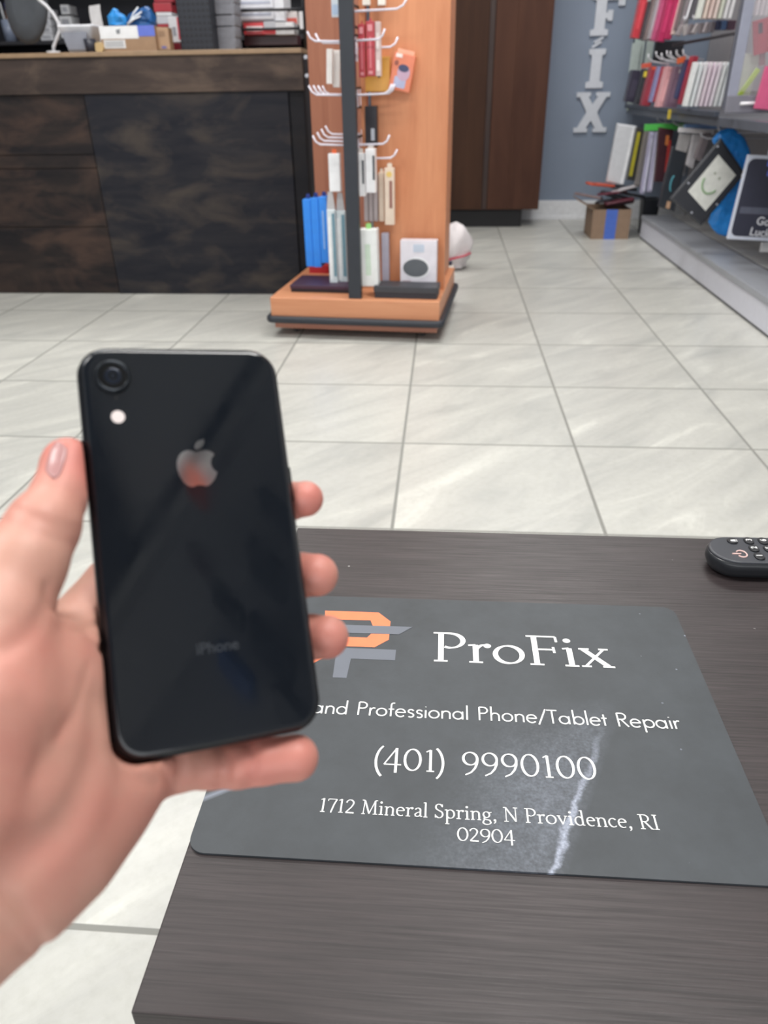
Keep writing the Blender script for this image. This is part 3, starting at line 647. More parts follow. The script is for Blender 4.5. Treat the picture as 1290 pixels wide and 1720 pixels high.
for x, y in ((.08, .1), (.63, .1), (.08, .6), (.63, .6)):
    bm = B(); cyl(bm, (x, y - .01, .0175), .0175, .02, 16, 'y'); obj('caster', bm, mat((30, 30, 32), .5), ks)
KH = 1.75
bm = B(); box(bm, (.405, .22, .165), (.705, .245, KH), .002); setp(obj('front_panel', bm, oak, ks))
bm = B(); box(bm, (.362, .235, .165), (.385, .27, KH), .001); obj('corner_strip', bm, oak, ks)
bm = B(); box(bm, (.37, .40, .165), (.42, .415, KH)); obj('recess_panel', bm, recess_shade, ks)  # same wood, with the recess's shade painted into its colour
bm = B(); M = Matrix.Translation((.362, .27, 0)) @ Matrix.Rotation(math.radians(129.8), 4, 'Z'); box(bm, (0, -.01, .165), (.466, .01, KH), .002, M); setp(obj('side_panel', bm, oak_shade, ks), 'side panel turned away to the left, its shade coloured in as brown')
bm = B(); box(bm, (.66, .245, .165), (.685, .64, KH), .002); obj('rear_panel', bm, oak, ks)
bm = B(); box(bm, (.334, .012, .165), (.386, .042, KH), .002); obj('post', bm, blackm, ks)
hookm = mat((226, 222, 234), .35, metal=.1, var=.03)
zr = [at(600, 20, 3.2).z, at(600, 70, 3.2).z, at(600, 160, 3.2).z, at(600, 243, 3.2).z]
for z in zr:
    bm = B(); box(bm, (.357, .04, z + .02), (.363, .29, z + .028)); box(bm, (.357, .04, z - .045), (.363, .29, z - .037)); obj('rack_rail', bm, mat((36, 34, 36), .5), ks)
def hook(side, t, z, ln, name='peg_hook'):
    bm = B(); s0 = .36 + side * .004
    tube(bm, [(s0, t, z), (s0 + side * ln * .82, t, z + .004), (s0 + side * ln * .93, t, z + .014), (s0 + side * ln, t, z + .034)], .0038, 6)
    box(bm, (s0 - .002, t - .012, z - .04), (s0 + .002, t + .012, z + .02))
    return obj(name, bm, hookm, ks)
for t in (.08, .20): hook(-1, t, zr[1], .155)
for t in (.06, .13, .20, .27): hook(-1, t, zr[2], .155)
for t in (.06, .13, .20, .27): hook(-1, t, zr[3] + (t - .06) * .12, .150)
hook(1, .09, zr[0] + .0, .20); hook(1, .06, zr[1], .125); hook(1, .17, zr[1] - .02, .155)
for t in (.08, .12, .16): hook(1, t, zr[2], .145)
hook(1, .08, zr[3], .135); hook(1, .17, zr[3] - .055, .15)

def pack(name, label, cat, px0, px1, py0, py1, Y, dep, color, group=None, tilt=0, rz=0.0, tab=None, panels=(), text=None, rough=.35, bev=.0025, side=None, pitch=0, alpha=None, body='carton'):
    """a box-shaped pack standing or hanging at distance Y; px spans its front face"""
    A = at((px0 + px1) / 2, py0, Y); Bt = at((px0 + px1) / 2, py1, Y)
    wl = (at(px1, (py0 + py1) / 2, Y) - at(px0, (py0 + py1) / 2, Y)).x; h = A.z - Bt.z
    c = (A + Bt) / 2
    t = thing(name, label, cat, (c.x, c.y, c.z), (math.radians(pitch), math.radians(tilt), math.radians(rz)), group)
    m = mat(color, rough, var=.05) if alpha is None else mat(color, rough, alpha=alpha)
    bm = B(); box(bm, (-wl / 2, 0, -h / 2), (wl / 2, dep, h / 2), min(bev, wl * .2, dep * .2)); obj(body, bm, m, t)
    if tab:
        bm = B(); tw = wl * tab[1]; th = h * tab[2]
        prism(bm, rrect(tw, th, min(tw, th) * .3, 3, 0, h / 2 + th * .45), -.001, .001, M=Matrix.Translation((0, dep / 2, 0)) @ Matrix.Rotation(math.radians(90), 4, 'X'))
        obj('hang_tab', bm, mat(tab[0], .4), t)
    for pn in panels:
        # (x0,x1,z0,z1 in -0.5..0.5, colour, shape)
        x0, x1, z0, z1, cc = pn[:5]; sh = pn[5] if len(pn) > 5 else 'r'
        bm = B(); w_, h_ = (x1 - x0) * wl, (z1 - z0) * h; cx, cy = (x0 + x1) / 2 * wl, (z0 + z1) / 2 * h
        if sh == 'o': poly = [(cx + w_ / 2 * math.cos(a * math.pi / 14), cy + h_ / 2 * math.sin(a * math.pi / 14)) for a in range(28)]
        else: poly = rrect(w_, h_, min(w_, h_) * .12, 3, cx, cy)
        off = pn[6] if len(pn) > 6 else 0
        prism(bm, poly, -.0004 + .0006 + off, .0012 + off, M=Matrix.Rotation(math.radians(90), 4, 'X'))
        obj(pn[7] if len(pn) > 7 else 'printed_panel', bm, mat(cc, .4), t)
    if text:
        for (s, size, x, z, cc, rot) in text:
            txt('lettering', s, size, t, mat(cc, .5), (x * wl, -.0016, z * h), (math.radians(90), math.radians(rot), 0), .0002)
    return t
KD = -5.5
W_ = (238, 238, 240)
# left side of the stand
pack('hanging_pack', 'narrow grey-blue pack at the very top, left of the black post', 'package', 556, 569, -14, 29, 3.42, .02, (196, 206, 216), rz=KD, panels=[(-.4, .4, -.4, .0, (160, 180, 205))])
for i, (a, b_) in enumerate(((548, 558), (559, 571))):
    pack('hanging_pack', ['white slim pack hanging left of the post below the top hooks, outer one', 'white slim pack hanging left of the post below the top hooks, inner one'][i], 'package', a, b_, 82 + i * 2, 141 + i * 6, 3.33 + i * .03, .025, (228, 224, 220), 'white slim packs left of the post', rz=KD, tilt=3)
pack('earphone_box', 'white upright box with an orange tip hanging left of the post', 'package', 552, 571, 258, 322, 3.26, .03, (240, 241, 243), rz=KD, tab=((238, 110, 60), .4, .12))
for i, (a, b_) in enumerate(((511, 524), (524, 537), (537, 551))):
    pack('screen_protector_box', ['bright blue box in a row at the left edge of the stand, leftmost', 'bright blue box in a row at the left edge of the stand, middle', 'bright blue box in a row at the left of the stand, rightmost with white lettering'][i], 'package', a, b_, 335 - i * 2, 448 - i * 3 + (4 if i == 1 else 0), 3.40 - i * .012, .07, (46, 138, 236), 'blue boxes hanging on the stand', rz=KD,
         tab=((30, 50, 120), .5, .07), text=[('SCREEN PROTECTOR', .02, 0, 0, (190, 215, 245), 90)] if False else None, panels=[(-.1, .05, -.28, .30, (150, 190, 240))] if i == 2 else ())
for i, (a, b_) in enumerate(((551, 565), (565, 582))):
    t = pack('blister_pack', ['long clear and white blister pack with teal strip beside the blue boxes', 'long white blister pack right against the black post'][i], 'package', a, b_, 352 + i * 2, 476, 3.27 + i * .02, .022, (214, 224, 228), 'long blister packs beside the post', rz=KD, panels=[(.1, .45, -.4, .45, (108, 146, 162)), (-.4, -.05, -.45, .4, (238, 242, 244))], bev=.008)
    bm = B(); h0 = .16
    prism(bm, [(-.018, .145), (.018, .145), (.010, .215), (-.010, .215)], 0, .002, M=Matrix.Translation((0, .01, 0)) @ Matrix.Rotation(math.radians(90), 4, 'X')); obj('hang_card', bm, mat((190, 188, 190), .4), t)
pack('red_carton', 'red carton lying on the stand base under the blue boxes', 'package', 519, 552, 447, 466, 3.60, .10, (176, 28, 40), rz=KD)
t = thing('flat_box', 'flat dark purple box lying on the left of the stand base', 'box', K(.06, .10, .165), (0, 0, KR))
obj('lid', box(B(), (0, 0, .014), (.28, .20, .030), .003), mat((62, 40, 62), .5), t); obj('tray', box(B(), (.003, .003, 0), (.277, .197, .0142), .002), mat((30, 26, 34), .5), t)
# right side of the stand
for i, (a, b_) in enumerate(((608, 621), (634, 647))):
    pack('hanging_pack', ['small cream pack at the top right of the post, left one', 'small cream pack at the top right of the post, right one'][i], 'package', a, b_, -30, 9, 3.28, .02, (238, 232, 222), 'cream packs at the top of the stand', rz=KD)
for i, (a, b_) in enumerate(((602, 613), (615, 629))):
    pack('slim_red_box', ['slim red box with white lettering hanging right of the post, left one', 'slim red box with white lettering hanging right of the post, right one'][i], 'package', a, b_, 40 - i * 5, 130 - i * 2, 3.18, .03, (186, 62, 72), 'slim red boxes', rz=KD, panels=[(-.28, .28, .32, .44, (225, 150, 155)), (-.12, .12, -.35, .22, (214, 120, 128)), (-.25, .25, -.46, -.40, (225, 150, 155))], tab=((190, 70, 78), .25, .06))
pack('slim_white_box', 'slim speckled white box right beside the two red ones', 'package', 630, 639, 36, 128, 3.19, .03, (214, 196, 192), rz=KD, panels=[(-.3, .3, .0, .3, (235, 228, 224)), (-.3, .3, -.4, -.2, (240, 232, 228))])
pack('kraft_box', 'mustard yellow box behind the red boxes', 'package', 613, 655, 95, 154, 3.27, .03, (216, 160, 74), rz=KD, panels=[(.02, .12, -.1, .3, (80, 70, 50))])
bm = B()
t = pack('charger_box', 'orange box with a round charger picture, swinging out on its hook', 'package', 657, 693, 90, 153, 3.25, .03, (226, 132, 100), rz=KD, tilt=12, panels=[(-.30, .25, -.42, -.12, (178, 182, 212)), (-.22, .38, -.22, .22, (196, 164, 186), 'o', .0003), (-.2, .3, .02, .22, (66, 70, 104), 'o', .0006), (-.4, -.1, .38, .48, (244, 232, 226)), (-.42, -.22, .16, .30, (150, 84, 70), 'o')], tab=((236, 178, 150), .8, .12))
pack('slim_black_box', 'slim black box with a white mark hanging right of the post', 'package', 613, 633, 178, 246, 3.28, .03, (44, 42, 48), rz=KD, panels=[(.0, .3, -.35, -.05, (190, 195, 205))])
for i, (a, b_, c_, d_) in enumerate(((598, 612, 258, 330), (614, 630, 250, 324))):
    pack('cable_box', ['white upright box with a dark window right of the post, left one', 'white upright box with a dark window right of the post, right one'][i], 'package', a, b_, c_, d_, 3.17 + i * .01, .04, (240, 240, 242), 'white boxes with dark windows', rz=KD, panels=[(.25, .48, -.2, .35, (58, 64, 72))], tab=((214, 206, 200), .6, .12))
for i in range(3):
    pack('clear_case', 'clear smoky phone case in a row behind the white boxes', 'phone case', 611 + i * 8, 618 + i * 8, 305 - i * 6, 372, 3.27, .02, (168, 158, 160), 'smoky cases on the stand', rz=KD)
for i, (a, b_) in enumerate(((636, 645), (646, 662))):
    pack('cream_pack', ['narrow cream pack on the lower right hook', 'wide cream pack with a brown stripe on the lower right hook'][i], 'package', a, b_, 290 - i * 8, 372 + i * 6, 3.28 - i * .03, .03, (226, 208, 190), rz=KD, panels=[(.0, .32, -.2, .28, (150, 104, 92)), (-.3, .3, .34, .44, (222, 190, 110), 'o')] if i else (), tab=((232, 220, 205), .5, .08))
pack('charging_cable_box', 'tall white box with pale green lettering low beside the post', 'package', 604, 634, 386, 481, 3.15, .055, (236, 239, 238), rz=KD, tilt=-1, tab=((150, 206, 120), .3, .10), panels=[(-.18, .12, -.3, .25, (206, 224, 206))])
pack('clear_pack', 'translucent lilac pack hanging behind the tall white box', 'package', 641, 653, 392, 486, 3.26, .03, (176, 174, 190), rz=KD)
# white box with dark oval, on the base
t = pack('speaker_box', 'white box with a dark oval picture standing on the stand base', 'box', 672, 733, 404, 484, 3.21, .05, (228, 224, 232), rz=KD, panels=[(-.40, .32, -.30, .16, (236, 236, 240), 'o'), (-.42, .28, -.26, .12, (92, 96, 102), 'o', .0004), (-.14, .16, .26, .42, (196, 206, 222)), (-.44, -.2, -.40, -.34, (170, 150, 155))])
t = thing('flat_box', 'flat black box lying at the right of the stand base', 'box', K(.435, .035, .165), (0, 0, KR))
obj('lid', box(B(), (0, 0, .022), (.262, .11, .048), .003), mat((58, 60, 66), .5), t); obj('tray', box(B(), (.003, .003, 0), (.259, .107, .0222), .002), mat((44, 47, 56), .5), t)
bm = B()
for i in range(6): box(bm, (i * .006, (i % 2) * .008, 0), (i * .006 + .008, (i % 2) * .008 + .008, .012 + .004 * (i % 3)), .002, Matrix.Rotation(.3 * i, 4, 'Z'))
setp(obj('charm', bm, mat((214, 208, 204), .2), None, loc=K(.50, .17, .166)), 'tiny pale trinket beside the white speaker box', 'trinket')
# white shopping bag on the floor to the right
def blob(rx, ry, rz, seed, amp, n=24, mlat=16, base=-.9):
    rnd = random.Random(seed); ph_ = [rnd.uniform(0, 6.28) for _ in range(12)]; rings = []
    for j in range(mlat + 1):
        v = -1 + 2 * j / mlat; v = max(v, base); r = math.sqrt(max(0.0004, 1 - v * v)) if v > -.8 else .72
        rg = []
        for i in range(n):
            a = 2 * math.pi * i / n
            q = 1 + amp * (math.sin(3 * a + ph_[0] + 2 * v) + .7 * math.sin(5 * a + ph_[1] - 4 * v) + .5 * math.sin(9 * a + ph_[2] + 6 * v) + .4 * math.sin(14 * a + ph_[3]))
            rg.append((rx * r * q * math.cos(a), ry * r * q * math.sin(a), rz * (v + 1) * .5 * (1 + amp * .5 * math.sin(4 * a + ph_[4]))))
        rings.append(rg)
    return loft(B(), rings)
c = on(764, 450, 0)
bg = thing('carrier_bag', 'crumpled white plastic bag with a red stripe behind the stand', 'bag', (c.x, c.y, 0.0))
obj('bag_body', blob(.088, .10, .245, 3, .09), mat((226, 220, 222), .35, var=.04, bump=.3), bg)
bm = B(); tube(bm, [(-.06, -.10, .06), (0, -.108, .075), (.05, -.095, .085), (.086, -.05, .092)], .006, 6); obj('stripe', bm, mat((206, 70, 92), .5), bg)
t = thing('small_bottle', 'small white bottle with a dark cap beside the plastic bag', 'bottle', on(755, 474, 0))
obj('bottle_body', cyl(B(), (0, 0, 0), .02, .09, 16), mat((224, 214, 204), .4), t); obj('cap', cyl(B(), (0, 0, .09), .012, .02, 16), mat((50, 46, 70), .4), t)

# ================================================================== COUNTER
def counter_mat(c1, c2, c3, wear=.45, axis='x'):
    m, nt, b = newmat('stained_wood'); tc = N(nt, 'ShaderNodeTexCoord'); mp = N(nt, 'ShaderNodeMapping'); mp.inputs['Scale'].default_value = (1.6, 2, 9); nt.links.new(tc.outputs['Object'], mp.inputs[0])
    mq = N(nt, 'ShaderNodeMapping'); mq.inputs['Scale'].default_value = (1.0, 1, 2.2); nt.links.new(tc.outputs['Object'], mq.inputs[0])
    n1 = N(nt, 'ShaderNodeTexNoise', i_Scale=1.6, i_Detail=7, i_Roughness=.62, i_Distortion=.4); nt.links.new(mp.outputs[0], n1.inputs['Vector'])
    n2 = N(nt, 'ShaderNodeTexNoise', i_Scale=3.0, i_Detail=5, i_Roughness=.6, i_Distortion=.5); nt.links.new(mq.outputs[0], n2.inputs['Vector'])
    r = N(nt, 'ShaderNodeValToRGB'); nt.links.new(n1.outputs['Fac'], r.inputs[0]); cr = r.color_ramp
    cr.elements[0].position = .35; cr.elements[0].color = (*lin(c1), 1); cr.elements[1].position = .68; cr.elements[1].color = (*lin(c2), 1)
    k_ = N(nt, 'ShaderNodeMapRange', i_1=.47, i_2=.66); nt.links.new(n2.outputs['Fac'], k_.inputs[0])
    nt.links.new(mixc(nt, math_(nt, 'MULTIPLY', k_.outputs[0], wear), r.outputs[0], lin(c3)), b.inputs['Base Color']); b.inputs['Roughness'].default_value = .6; b.inputs['Specular IOR Level'].default_value = .22
    bp = N(nt, 'ShaderNodeBump', i_Strength=.2, i_Distance=.004); nt.links.new(n1.outputs['Fac'], bp.inputs['Height']); nt.links.new(bp.outputs[0], b.inputs['Normal'])
    return m
ct = thing('shop_counter', 'dark stained wooden shop counter with a worn front on the left', 'counter', (0, 3.89, 0))
CX1 = -.655; seam = -1.69
obj('top_board', box(B(), (-3.5, -.02, 1.061), (CX1, .62, 1.080), .003), mat((142, 118, 92), .5, var=.08), ct)
obj('upper_apron', box(B(), (-3.5, -.012, .915), (CX1, .02, 1.061), .003), counter_mat((48, 41, 39), (72, 61, 56), (108, 92, 80), .5), ct)
bm = B(); zs = [0, .33, .60, .66, .914]
for a, b_ in zip(zs[:-1], zs[1:]): box(bm, (-3.5, .0, a + .0015), (seam - .004, .03, b_ - .0015), .002)
setp(obj('front_panel', bm, counter_mat((24, 23, 27), (50, 42, 39), (88, 68, 58), .5), ct), 'left front panel of rubbed planks')
setp(obj('front_panel', box(B(), (seam, -.004, 0), (CX1 - .075, .03, .912), .003), counter_mat((24, 26, 35), (42, 41, 45), (76, 68, 61), .6), ct), 'right front panel, one blue-black sheet')
obj('corner_post', box(B(), (CX1 - .073, .004, 0), (CX1 - .005, .07, .912), .003), counter_mat((20, 20, 25), (30, 29, 33), (50, 44, 40), .3), ct)
obj('end_panel', box(B(), (CX1 - .03, .07, 0), (CX1 - .005, .60, 1.054)), mat((40, 38, 42), .6), ct)
obj('carcass', box(B(), (-3.5, .03, 0), (CX1 - .03, .6, .9)), mat((34, 33, 36), .7), ct)
CT = 1.080
def stand_on_counter(px, Y):
    return at(px, 90, Y).x
# dark shelving behind the counter
sh = thing('shelving_unit', 'black shelving unit standing behind the counter', 'shelving', (0, 5.3, 0))
bk = mat((24, 26, 36), .6, var=.05)
obj('back_panel', box(B(), (-3.6, .40, 0), (-.62, .42, 2.3)), bk, sh)
for x in (-3.6, -3.02, -1.72, -.65): obj('upright', box(B(), (x, 0, 0), (x + .03, .40, 2.3), .002), mat((44, 40, 44), .6), sh)
SHZ = at(60, 70, 5.4).z
for z in (.4, .8, SHZ - .02, SHZ + .38, SHZ + .75): obj('shelf_board', box(B(), (-3.57, .01, z), (-.65, .40, z + .02), .002), mat((34, 34, 40), .6), sh)
def on_shelf(px0, px1, py0, py1, name, label, cat, col, group=None, Y=5.36, **kw):
    return pack(name, label, cat, px0, px1, py0, py1, Y, .12, col, group, body='carton', **kw)
for i, (a, b_, c_, d_) in enumerate(((66, 83, 15, 30), (64, 84, 30.3, 44), (65, 86, 44.3, 56), (68, 88, 56.3, 68))):
    on_shelf(a, b_, c_, d_, 'small_white_box', 'small white box in the four-high stack left of the white cable, %s' % ['topmost', 'second from top', 'third from top', 'bottom one'][i], 'box', (188, 190, 196), 'white boxes on the shelf', panels=[(-.35, .35, -.2, .2, (150, 152, 160))])
for i, (a, b_, c_, d_) in enumerate(((102, 115, 8, 24), (100, 120, 27, 47), (102, 120, 55, 64))):
    on_shelf(a, b_, c_, d_, 'small_white_box', 'small white box in the stack right of the white cable, %s' % ['narrow top one', 'larger middle one', 'flat bottom one'][i], 'box', (184, 186, 190), 'white boxes on the shelf', panels=[(-.3, .3, -.25, .25, (140, 142, 150))])
pc = at(16, 66, 5.4); pcx = pc.x
t = thing('pen_cup', 'clear cup full of pens at the far left behind the counter', 'pen cup', (pcx, 5.42, SHZ))
obj('cup', tube(B(), [(0, 0, 0), (0, 0, .12)], [.034, .04], 20), mat((120, 130, 150), .2), t)
for i in range(7):
    a = i * .9; bm = B(); tube(bm, [(.012 * math.cos(a), .012 * math.sin(a), .06), (.032 * math.cos(a), .032 * math.sin(a), .17 + .02 * (i % 3))], .005, 8)
    setp(obj('pen', bm, mat([(190, 150, 120), (200, 205, 212), (60, 70, 150), (210, 214, 220), (70, 80, 90), (205, 208, 214), (170, 120, 90)][i], .4)), 'pen standing in the clear cup behind the counter', 'pen', 'pens in the cup').location = (pcx, 5.42, SHZ)
# white gooseneck rising from the counter
gn = thing('gooseneck_lamp', 'white gooseneck lamp with a large dark head standing on the left of the counter', 'lamp', (at(90, 88, 4.0).x, 4.0, CT))
gx = gn.location.x
pts = [at(90, 86, 4.0), at(90, 78, 4.0), at(95, 66, 4.0), at(100, 52, 4.0), at(98, 38, 4.0), at(90, 24, 4.0), at(78, 10, 4.0), at(66, 0, 4.0), at(52, -20, 4.0), at(40, -50, 4.02), at(45, -90, 4.05)]
bm = B(); tube(bm, [(p.x - gx, p.y - 4.0, p.z - CT) for p in pts], .0075, 10); obj('neck', bm, mat((196, 196, 200), .4), gn)
obj('base', cyl(B(), (0, 0, 0), .03, .012, 20), mat((190, 190, 194), .4), gn)
hc = at(44, 6, 4.12) - Vector((gx, 4.0, CT)); M = Matrix.Translation(hc) @ Matrix.Rotation(math.radians(14), 4, 'Y')
bm = B(); loft(bm, [[M @ Vector((.10 * q * math.cos(a_), y_, .165 * q * math.sin(a_))) for a_ in [2 * math.pi * k_ / 32 for k_ in range(32)]] for y_, q in ((-.03, .55), (-.02, .86), (-.008, 1), (.008, 1), (.03, .8))]); setp(obj('lamp_head', bm, mat((66, 70, 76), .6), gn), 'large dark grey head')
# white bin
t = thing('white_tray', 'white plastic tray standing on the counter beside the cardboard box', 'tray', (at(142, 88, 4.05).x, 4.05, CT))
wt_ = mat((226, 228, 234), .35)
bm = B(); loft(bm, [[(x, y_, z + .001) for x, y_ in rrect(a, b_, .012, 5)] for a, b_, z in ((.11, .09, 0), (.155, .12, .10), (.165, .13, .105), (.165, .13, .112), (.148, .112, .112), (.104, .084, .006))], cap=True); obj('tray_shell', bm, wt_, t)
bm = B(); prism(bm, [(-.045, .015), (.045, .015), (.060, .085), (-.060, .085)], 0, .001, M=Matrix.Translation((0, -.066, 0)) @ Matrix.Rotation(math.radians(90 + 9), 4, 'X')); obj('front_window', bm, mat((140, 144, 156), .4), t)
t = thing('black_cup', 'small black cup in front of the white tray', 'cup', (at(153, 88, 3.95).x, 3.955, CT))
obj('cup_body', tube(B(), [(0, 0, 0), (0, 0, .055)], [.022, .027], 18), mat((38, 40, 52), .4), t)
bm = B(); pts = [(.026 * 1, 0, .045), (.040, 0, .040), (.040, 0, .020), (.024, 0, .012)]; tube(bm, pts, .004, 6); obj('handle', bm, mat((38, 40, 52), .4), t)
bm = B(); tube(bm, [(0, -.02, .021), (0, .02, .021)], .021, 20); o = obj('tape_roll', bm, mat((186, 160, 116), .5), loc=(at(172, 88, 3.97).x - .006, 3.97, CT)); setp(o, 'tan tape roll between the black cup and the cardboard box', 'tape')
# curled paper slip
t = thing('paper_slip', 'curled white printed slip standing behind the cardboard box', 'paper', (at(170, 60, 4.15).x, 4.15, 0))
bm = B(); ox = t.location.x; L_, R2 = [], []
for i in range(9):
    v = i / 8; pa = at(149 + 24 * v ** 1.6 - 4, 9 + 70 * v, 4.15); pb = at(163 + 20 * v ** 1.4, 6 + 70 * v, 4.15)
    L_.append(bm.verts.new((pa.x - ox, .03 * (1 - v), pa.z))); R2.append(bm.verts.new((pb.x - ox, .03 * (1 - v) + .004, pb.z)))
for i in range(8): bm.faces.new((L_[i], L_[i + 1], R2[i + 1], R2[i]))
bmesh.ops.solidify(bm, geom=bm.faces[:], thickness=.0008); obj('slip', bm, mat((226, 226, 228), .6), t)
# cardboard box
x0, x1 = at(172, 80, 3.97).x, at(263, 80, 3.97).x
t = thing('cardboard_box', 'open brown cardboard box with white and blue bands on the counter', 'box', (x0, 3.97, CT))
wd = x1 - x0; hh = at(200, 44, 3.97).z - CT
obj('carton', box(B(), (0, 0, 0), (wd, .13, hh), .003), mat((150, 122, 96), .6), t)
obj('white_band', box(B(), (-.001, -.0015, hh * .52), (wd * .70, .002, hh + .001), .0005), mat((218, 220, 222), .5), t)
obj('blue_band', box(B(), (wd * .70, -.0015, hh * .60), (wd + .001, .002, hh + .001), .0005), mat((92, 110, 196), .5), t)
obj('barcode_label', box(B(), (.012, -.002, hh * .16), (.112, .001, hh * .48), .0005), mat((212, 214, 216), .5), t)
bm = B()
for i in range(14): box(bm, (.018 + i * .0063, -.0026, hh * .2), (.0205 + i * .0063, -.0015, hh * .44))
obj('barcode', bm, mat((110, 112, 120), .6), t)
bm = B(); rough = [(wd * .3, hh * .86), (wd * .38, hh * .90), (wd * .37, hh * .72), (wd * .31, hh * .70)]
flat_ = prism(B(), rough, 0, .0006, M=Matrix.Translation((0, -.0016, 0)) @ Matrix.Rotation(math.radians(90), 4, 'X')); obj('printed_mark', flat_, mat((120, 124, 128), .6), t)
def bag(name, label, cat, pts, Y, dep, col, seed=1, bump=.25, shine=.3):
    """a soft bag: outline puffed front and back"""
    rnd = random.Random(seed); P3 = [at(x, y, Y) for x, y in pts]
    c = sum(P3, Vector()) / len(P3); t = thing(name, label, cat, c)
    rings = []
    for k_, s in ((-1, .55), (-.8, .86), (0, 1), (.8, .86), (1, .55)):
        rings.append([((p.x - c.x) * s, k_ * dep / 2 + rnd.uniform(-.12, .12) * dep, (p.z - c.z) * s) for p in P3])
    bm = loft(B(), rings, smooth=False); bmesh.ops.recalc_face_normals(bm, faces=bm.faces[:]); bmesh.ops.subdivide_edges(bm, edges=bm.edges[:], cuts=1, use_grid_fill=True, smooth=.4)
    for v in bm.verts: v.co += Vector((rnd.uniform(-1, 1), rnd.uniform(-1, 1), rnd.uniform(-1, 1))) * dep * .07
    obj('bag_body', bm, mat(col, shine, bump=bump, var=.14, scale=25), t)
    return t
bag('blue_bag', 'bright blue plastic bag sticking out of the cardboard box, left one', 'bag', [(184, 44), (191, 14), (200, 22), (212, 30), (213, 44)], 4.02, .05, (46, 138, 210), 2)
t = bag('blue_bag', 'darker blue plastic bag with white streaks in the cardboard box, right one', 'bag', [(212, 44), (216, 26), (228, 20), (240, 12), (254, 14), (262, 30), (262, 46)], 4.04, .06, (30, 84, 142), 4)
bm = B(); c = t.location
for a, b_ in (((214, 40), (238, 20)), ((218, 36), (232, 12)), ((214, 42), (236, 27))):
    p, q = at(*a, 4.0) - c, at(*b_, 4.0) - c; tube(bm, [p, (p + q) / 2 + Vector((0, -.005, .004)), q], .0035, 5)
obj('white_streaks', bm, mat((220, 226, 232), .4), t)
pack('tall_kraft_box', 'tall narrow kraft box at the right end of the cardboard box', 'box', 264, 284, 46, 84, 4.0, .06, (166, 136, 108), panels=[(-.3, .2, .1, .35, (140, 112, 88)), (-.2, .2, -.44, -.32, (110, 104, 150))])
# red and white boxes
rw = [((258, 290), (-16, 4), (150, 40, 52)), ((258, 288), (4.5, 20), (168, 50, 60)), ((262, 288), (20.5, 27), (214, 216, 220)), ((263, 292), (27.5, 40), (196, 198, 206)), ((264, 290), (40.5, 45), (176, 60, 72))]
for i, ((a, b_), (c_, d_), col) in enumerate(rw):
    pack('flat_carton', ['dark red carton at the top of the red and white stack', 'red carton second in the red and white stack', 'thin white carton in the red and white stack', 'pale grey carton in the red and white stack', 'thin red carton in the red and white stack'][i], 'box', a, b_, c_, d_, 4.20, .12, col, 'red and white cartons')
pack('white_carton', 'white carton with a red side stripe behind the tall kraft box', 'box', 284, 303, 28, 71, 4.17, .10, (214, 214, 218), panels=[(.28, .48, -.4, .48, (196, 52, 66)), (-.2, .1, -.25, .1, (150, 152, 160))])
pack('red_carton', 'low dark red carton at the foot of the red and white stack', 'box', 286, 304, 72, 84, 4.15, .08, (110, 26, 38))
# black mesh organiser
X0, X1 = at(302, 60, 4.1).x, at(357, 60, 4.1).x
t = thing('mesh_organizer', 'tall black mesh organiser between the cartons and the grey stack', 'organizer', (X0, 4.1, CT))
obj('shell', box(B(), (0, 0, 0), (X1 - X0, .10, .36), .004), mat((34, 38, 48), .55, var=.1, scale=60), t)
bm = B()
for i in range(7):
    for j in range(14): box(bm, (.006 + i * .0225, -.001, .012 + j * .0245), (.020 + i * .0225, .001, .024 + j * .0245))
obj('perforation', bm, mat((24, 27, 35), .6), t)
# grey stack
for i in range(5):
    y0_ = -14 + i * 19.5
    t = thing('grey_pouch', 'grey quilted pouch in the pile behind the counter, %s' % ['topmost', 'second from top', 'middle one', 'second from bottom', 'bottom one'][i], 'pouch', at(373 + i * .8, y0_ + 9.5, 4.2), (0, 0, 0), 'grey quilted pouches')
    bm = B(); wq = .118; loft(bm, [[(x * s, y_, z * s) for x, z in rrect(wq, .057, .016, 5)] for y_, s in ((0, .9), (.008, 1), (.12, 1), (.128, .9))]); obj('pouch_body', bm, mat((120, 122, 130), .7, var=.1, scale=40, bump=.2), t)
# wire rack with drawer unit and boxes
RX0, RX1 = at(393, 60, 4.35).x, at(512, 60, 4.35).x
t = thing('wire_rack', 'black wire rack holding the white drawers at the right end of the counter', 'rack', (RX0, 4.35, CT)); wr = mat((26, 28, 34), .4)
zz = [at(440, 17, 4.35).z - CT, at(440, 49, 4.35).z - CT]
for z in zz:
    bm = B(); w_ = RX1 - RX0
    for y_ in (0, .26): tube(bm, [(0, y_, z), (w_, y_, z)], .006, 8)
    for i in range(9): tube(bm, [(w_ * i / 8, 0, z), (w_ * i / 8, .26, z)], .003, 6)
    obj('wire_shelf', bm, wr, t)
for x in (0, w_):
    for y_ in (0, .26): obj('upright', tube(B(), [(x, y_, 0), (x, y_, .42)], .007, 8), wr, t)
def at_top(py, Y=4.4): return at(440, py, Y).z
dz0 = at_top(36); dzt = at_top(-24)
D0, D1 = at(395, 30, 4.40).x, at(478, 30, 4.40).x
t = thing('drawer_unit', 'white plastic drawer unit with clear fronts on the wire rack', 'drawer unit', (D0, 4.40, dz0)); hq_ = dzt - dz0; w_ = D1 - D0
obj('carcass', box(B(), (0, .004, 0), (w_, .20, hq_), .004), wt_, t)
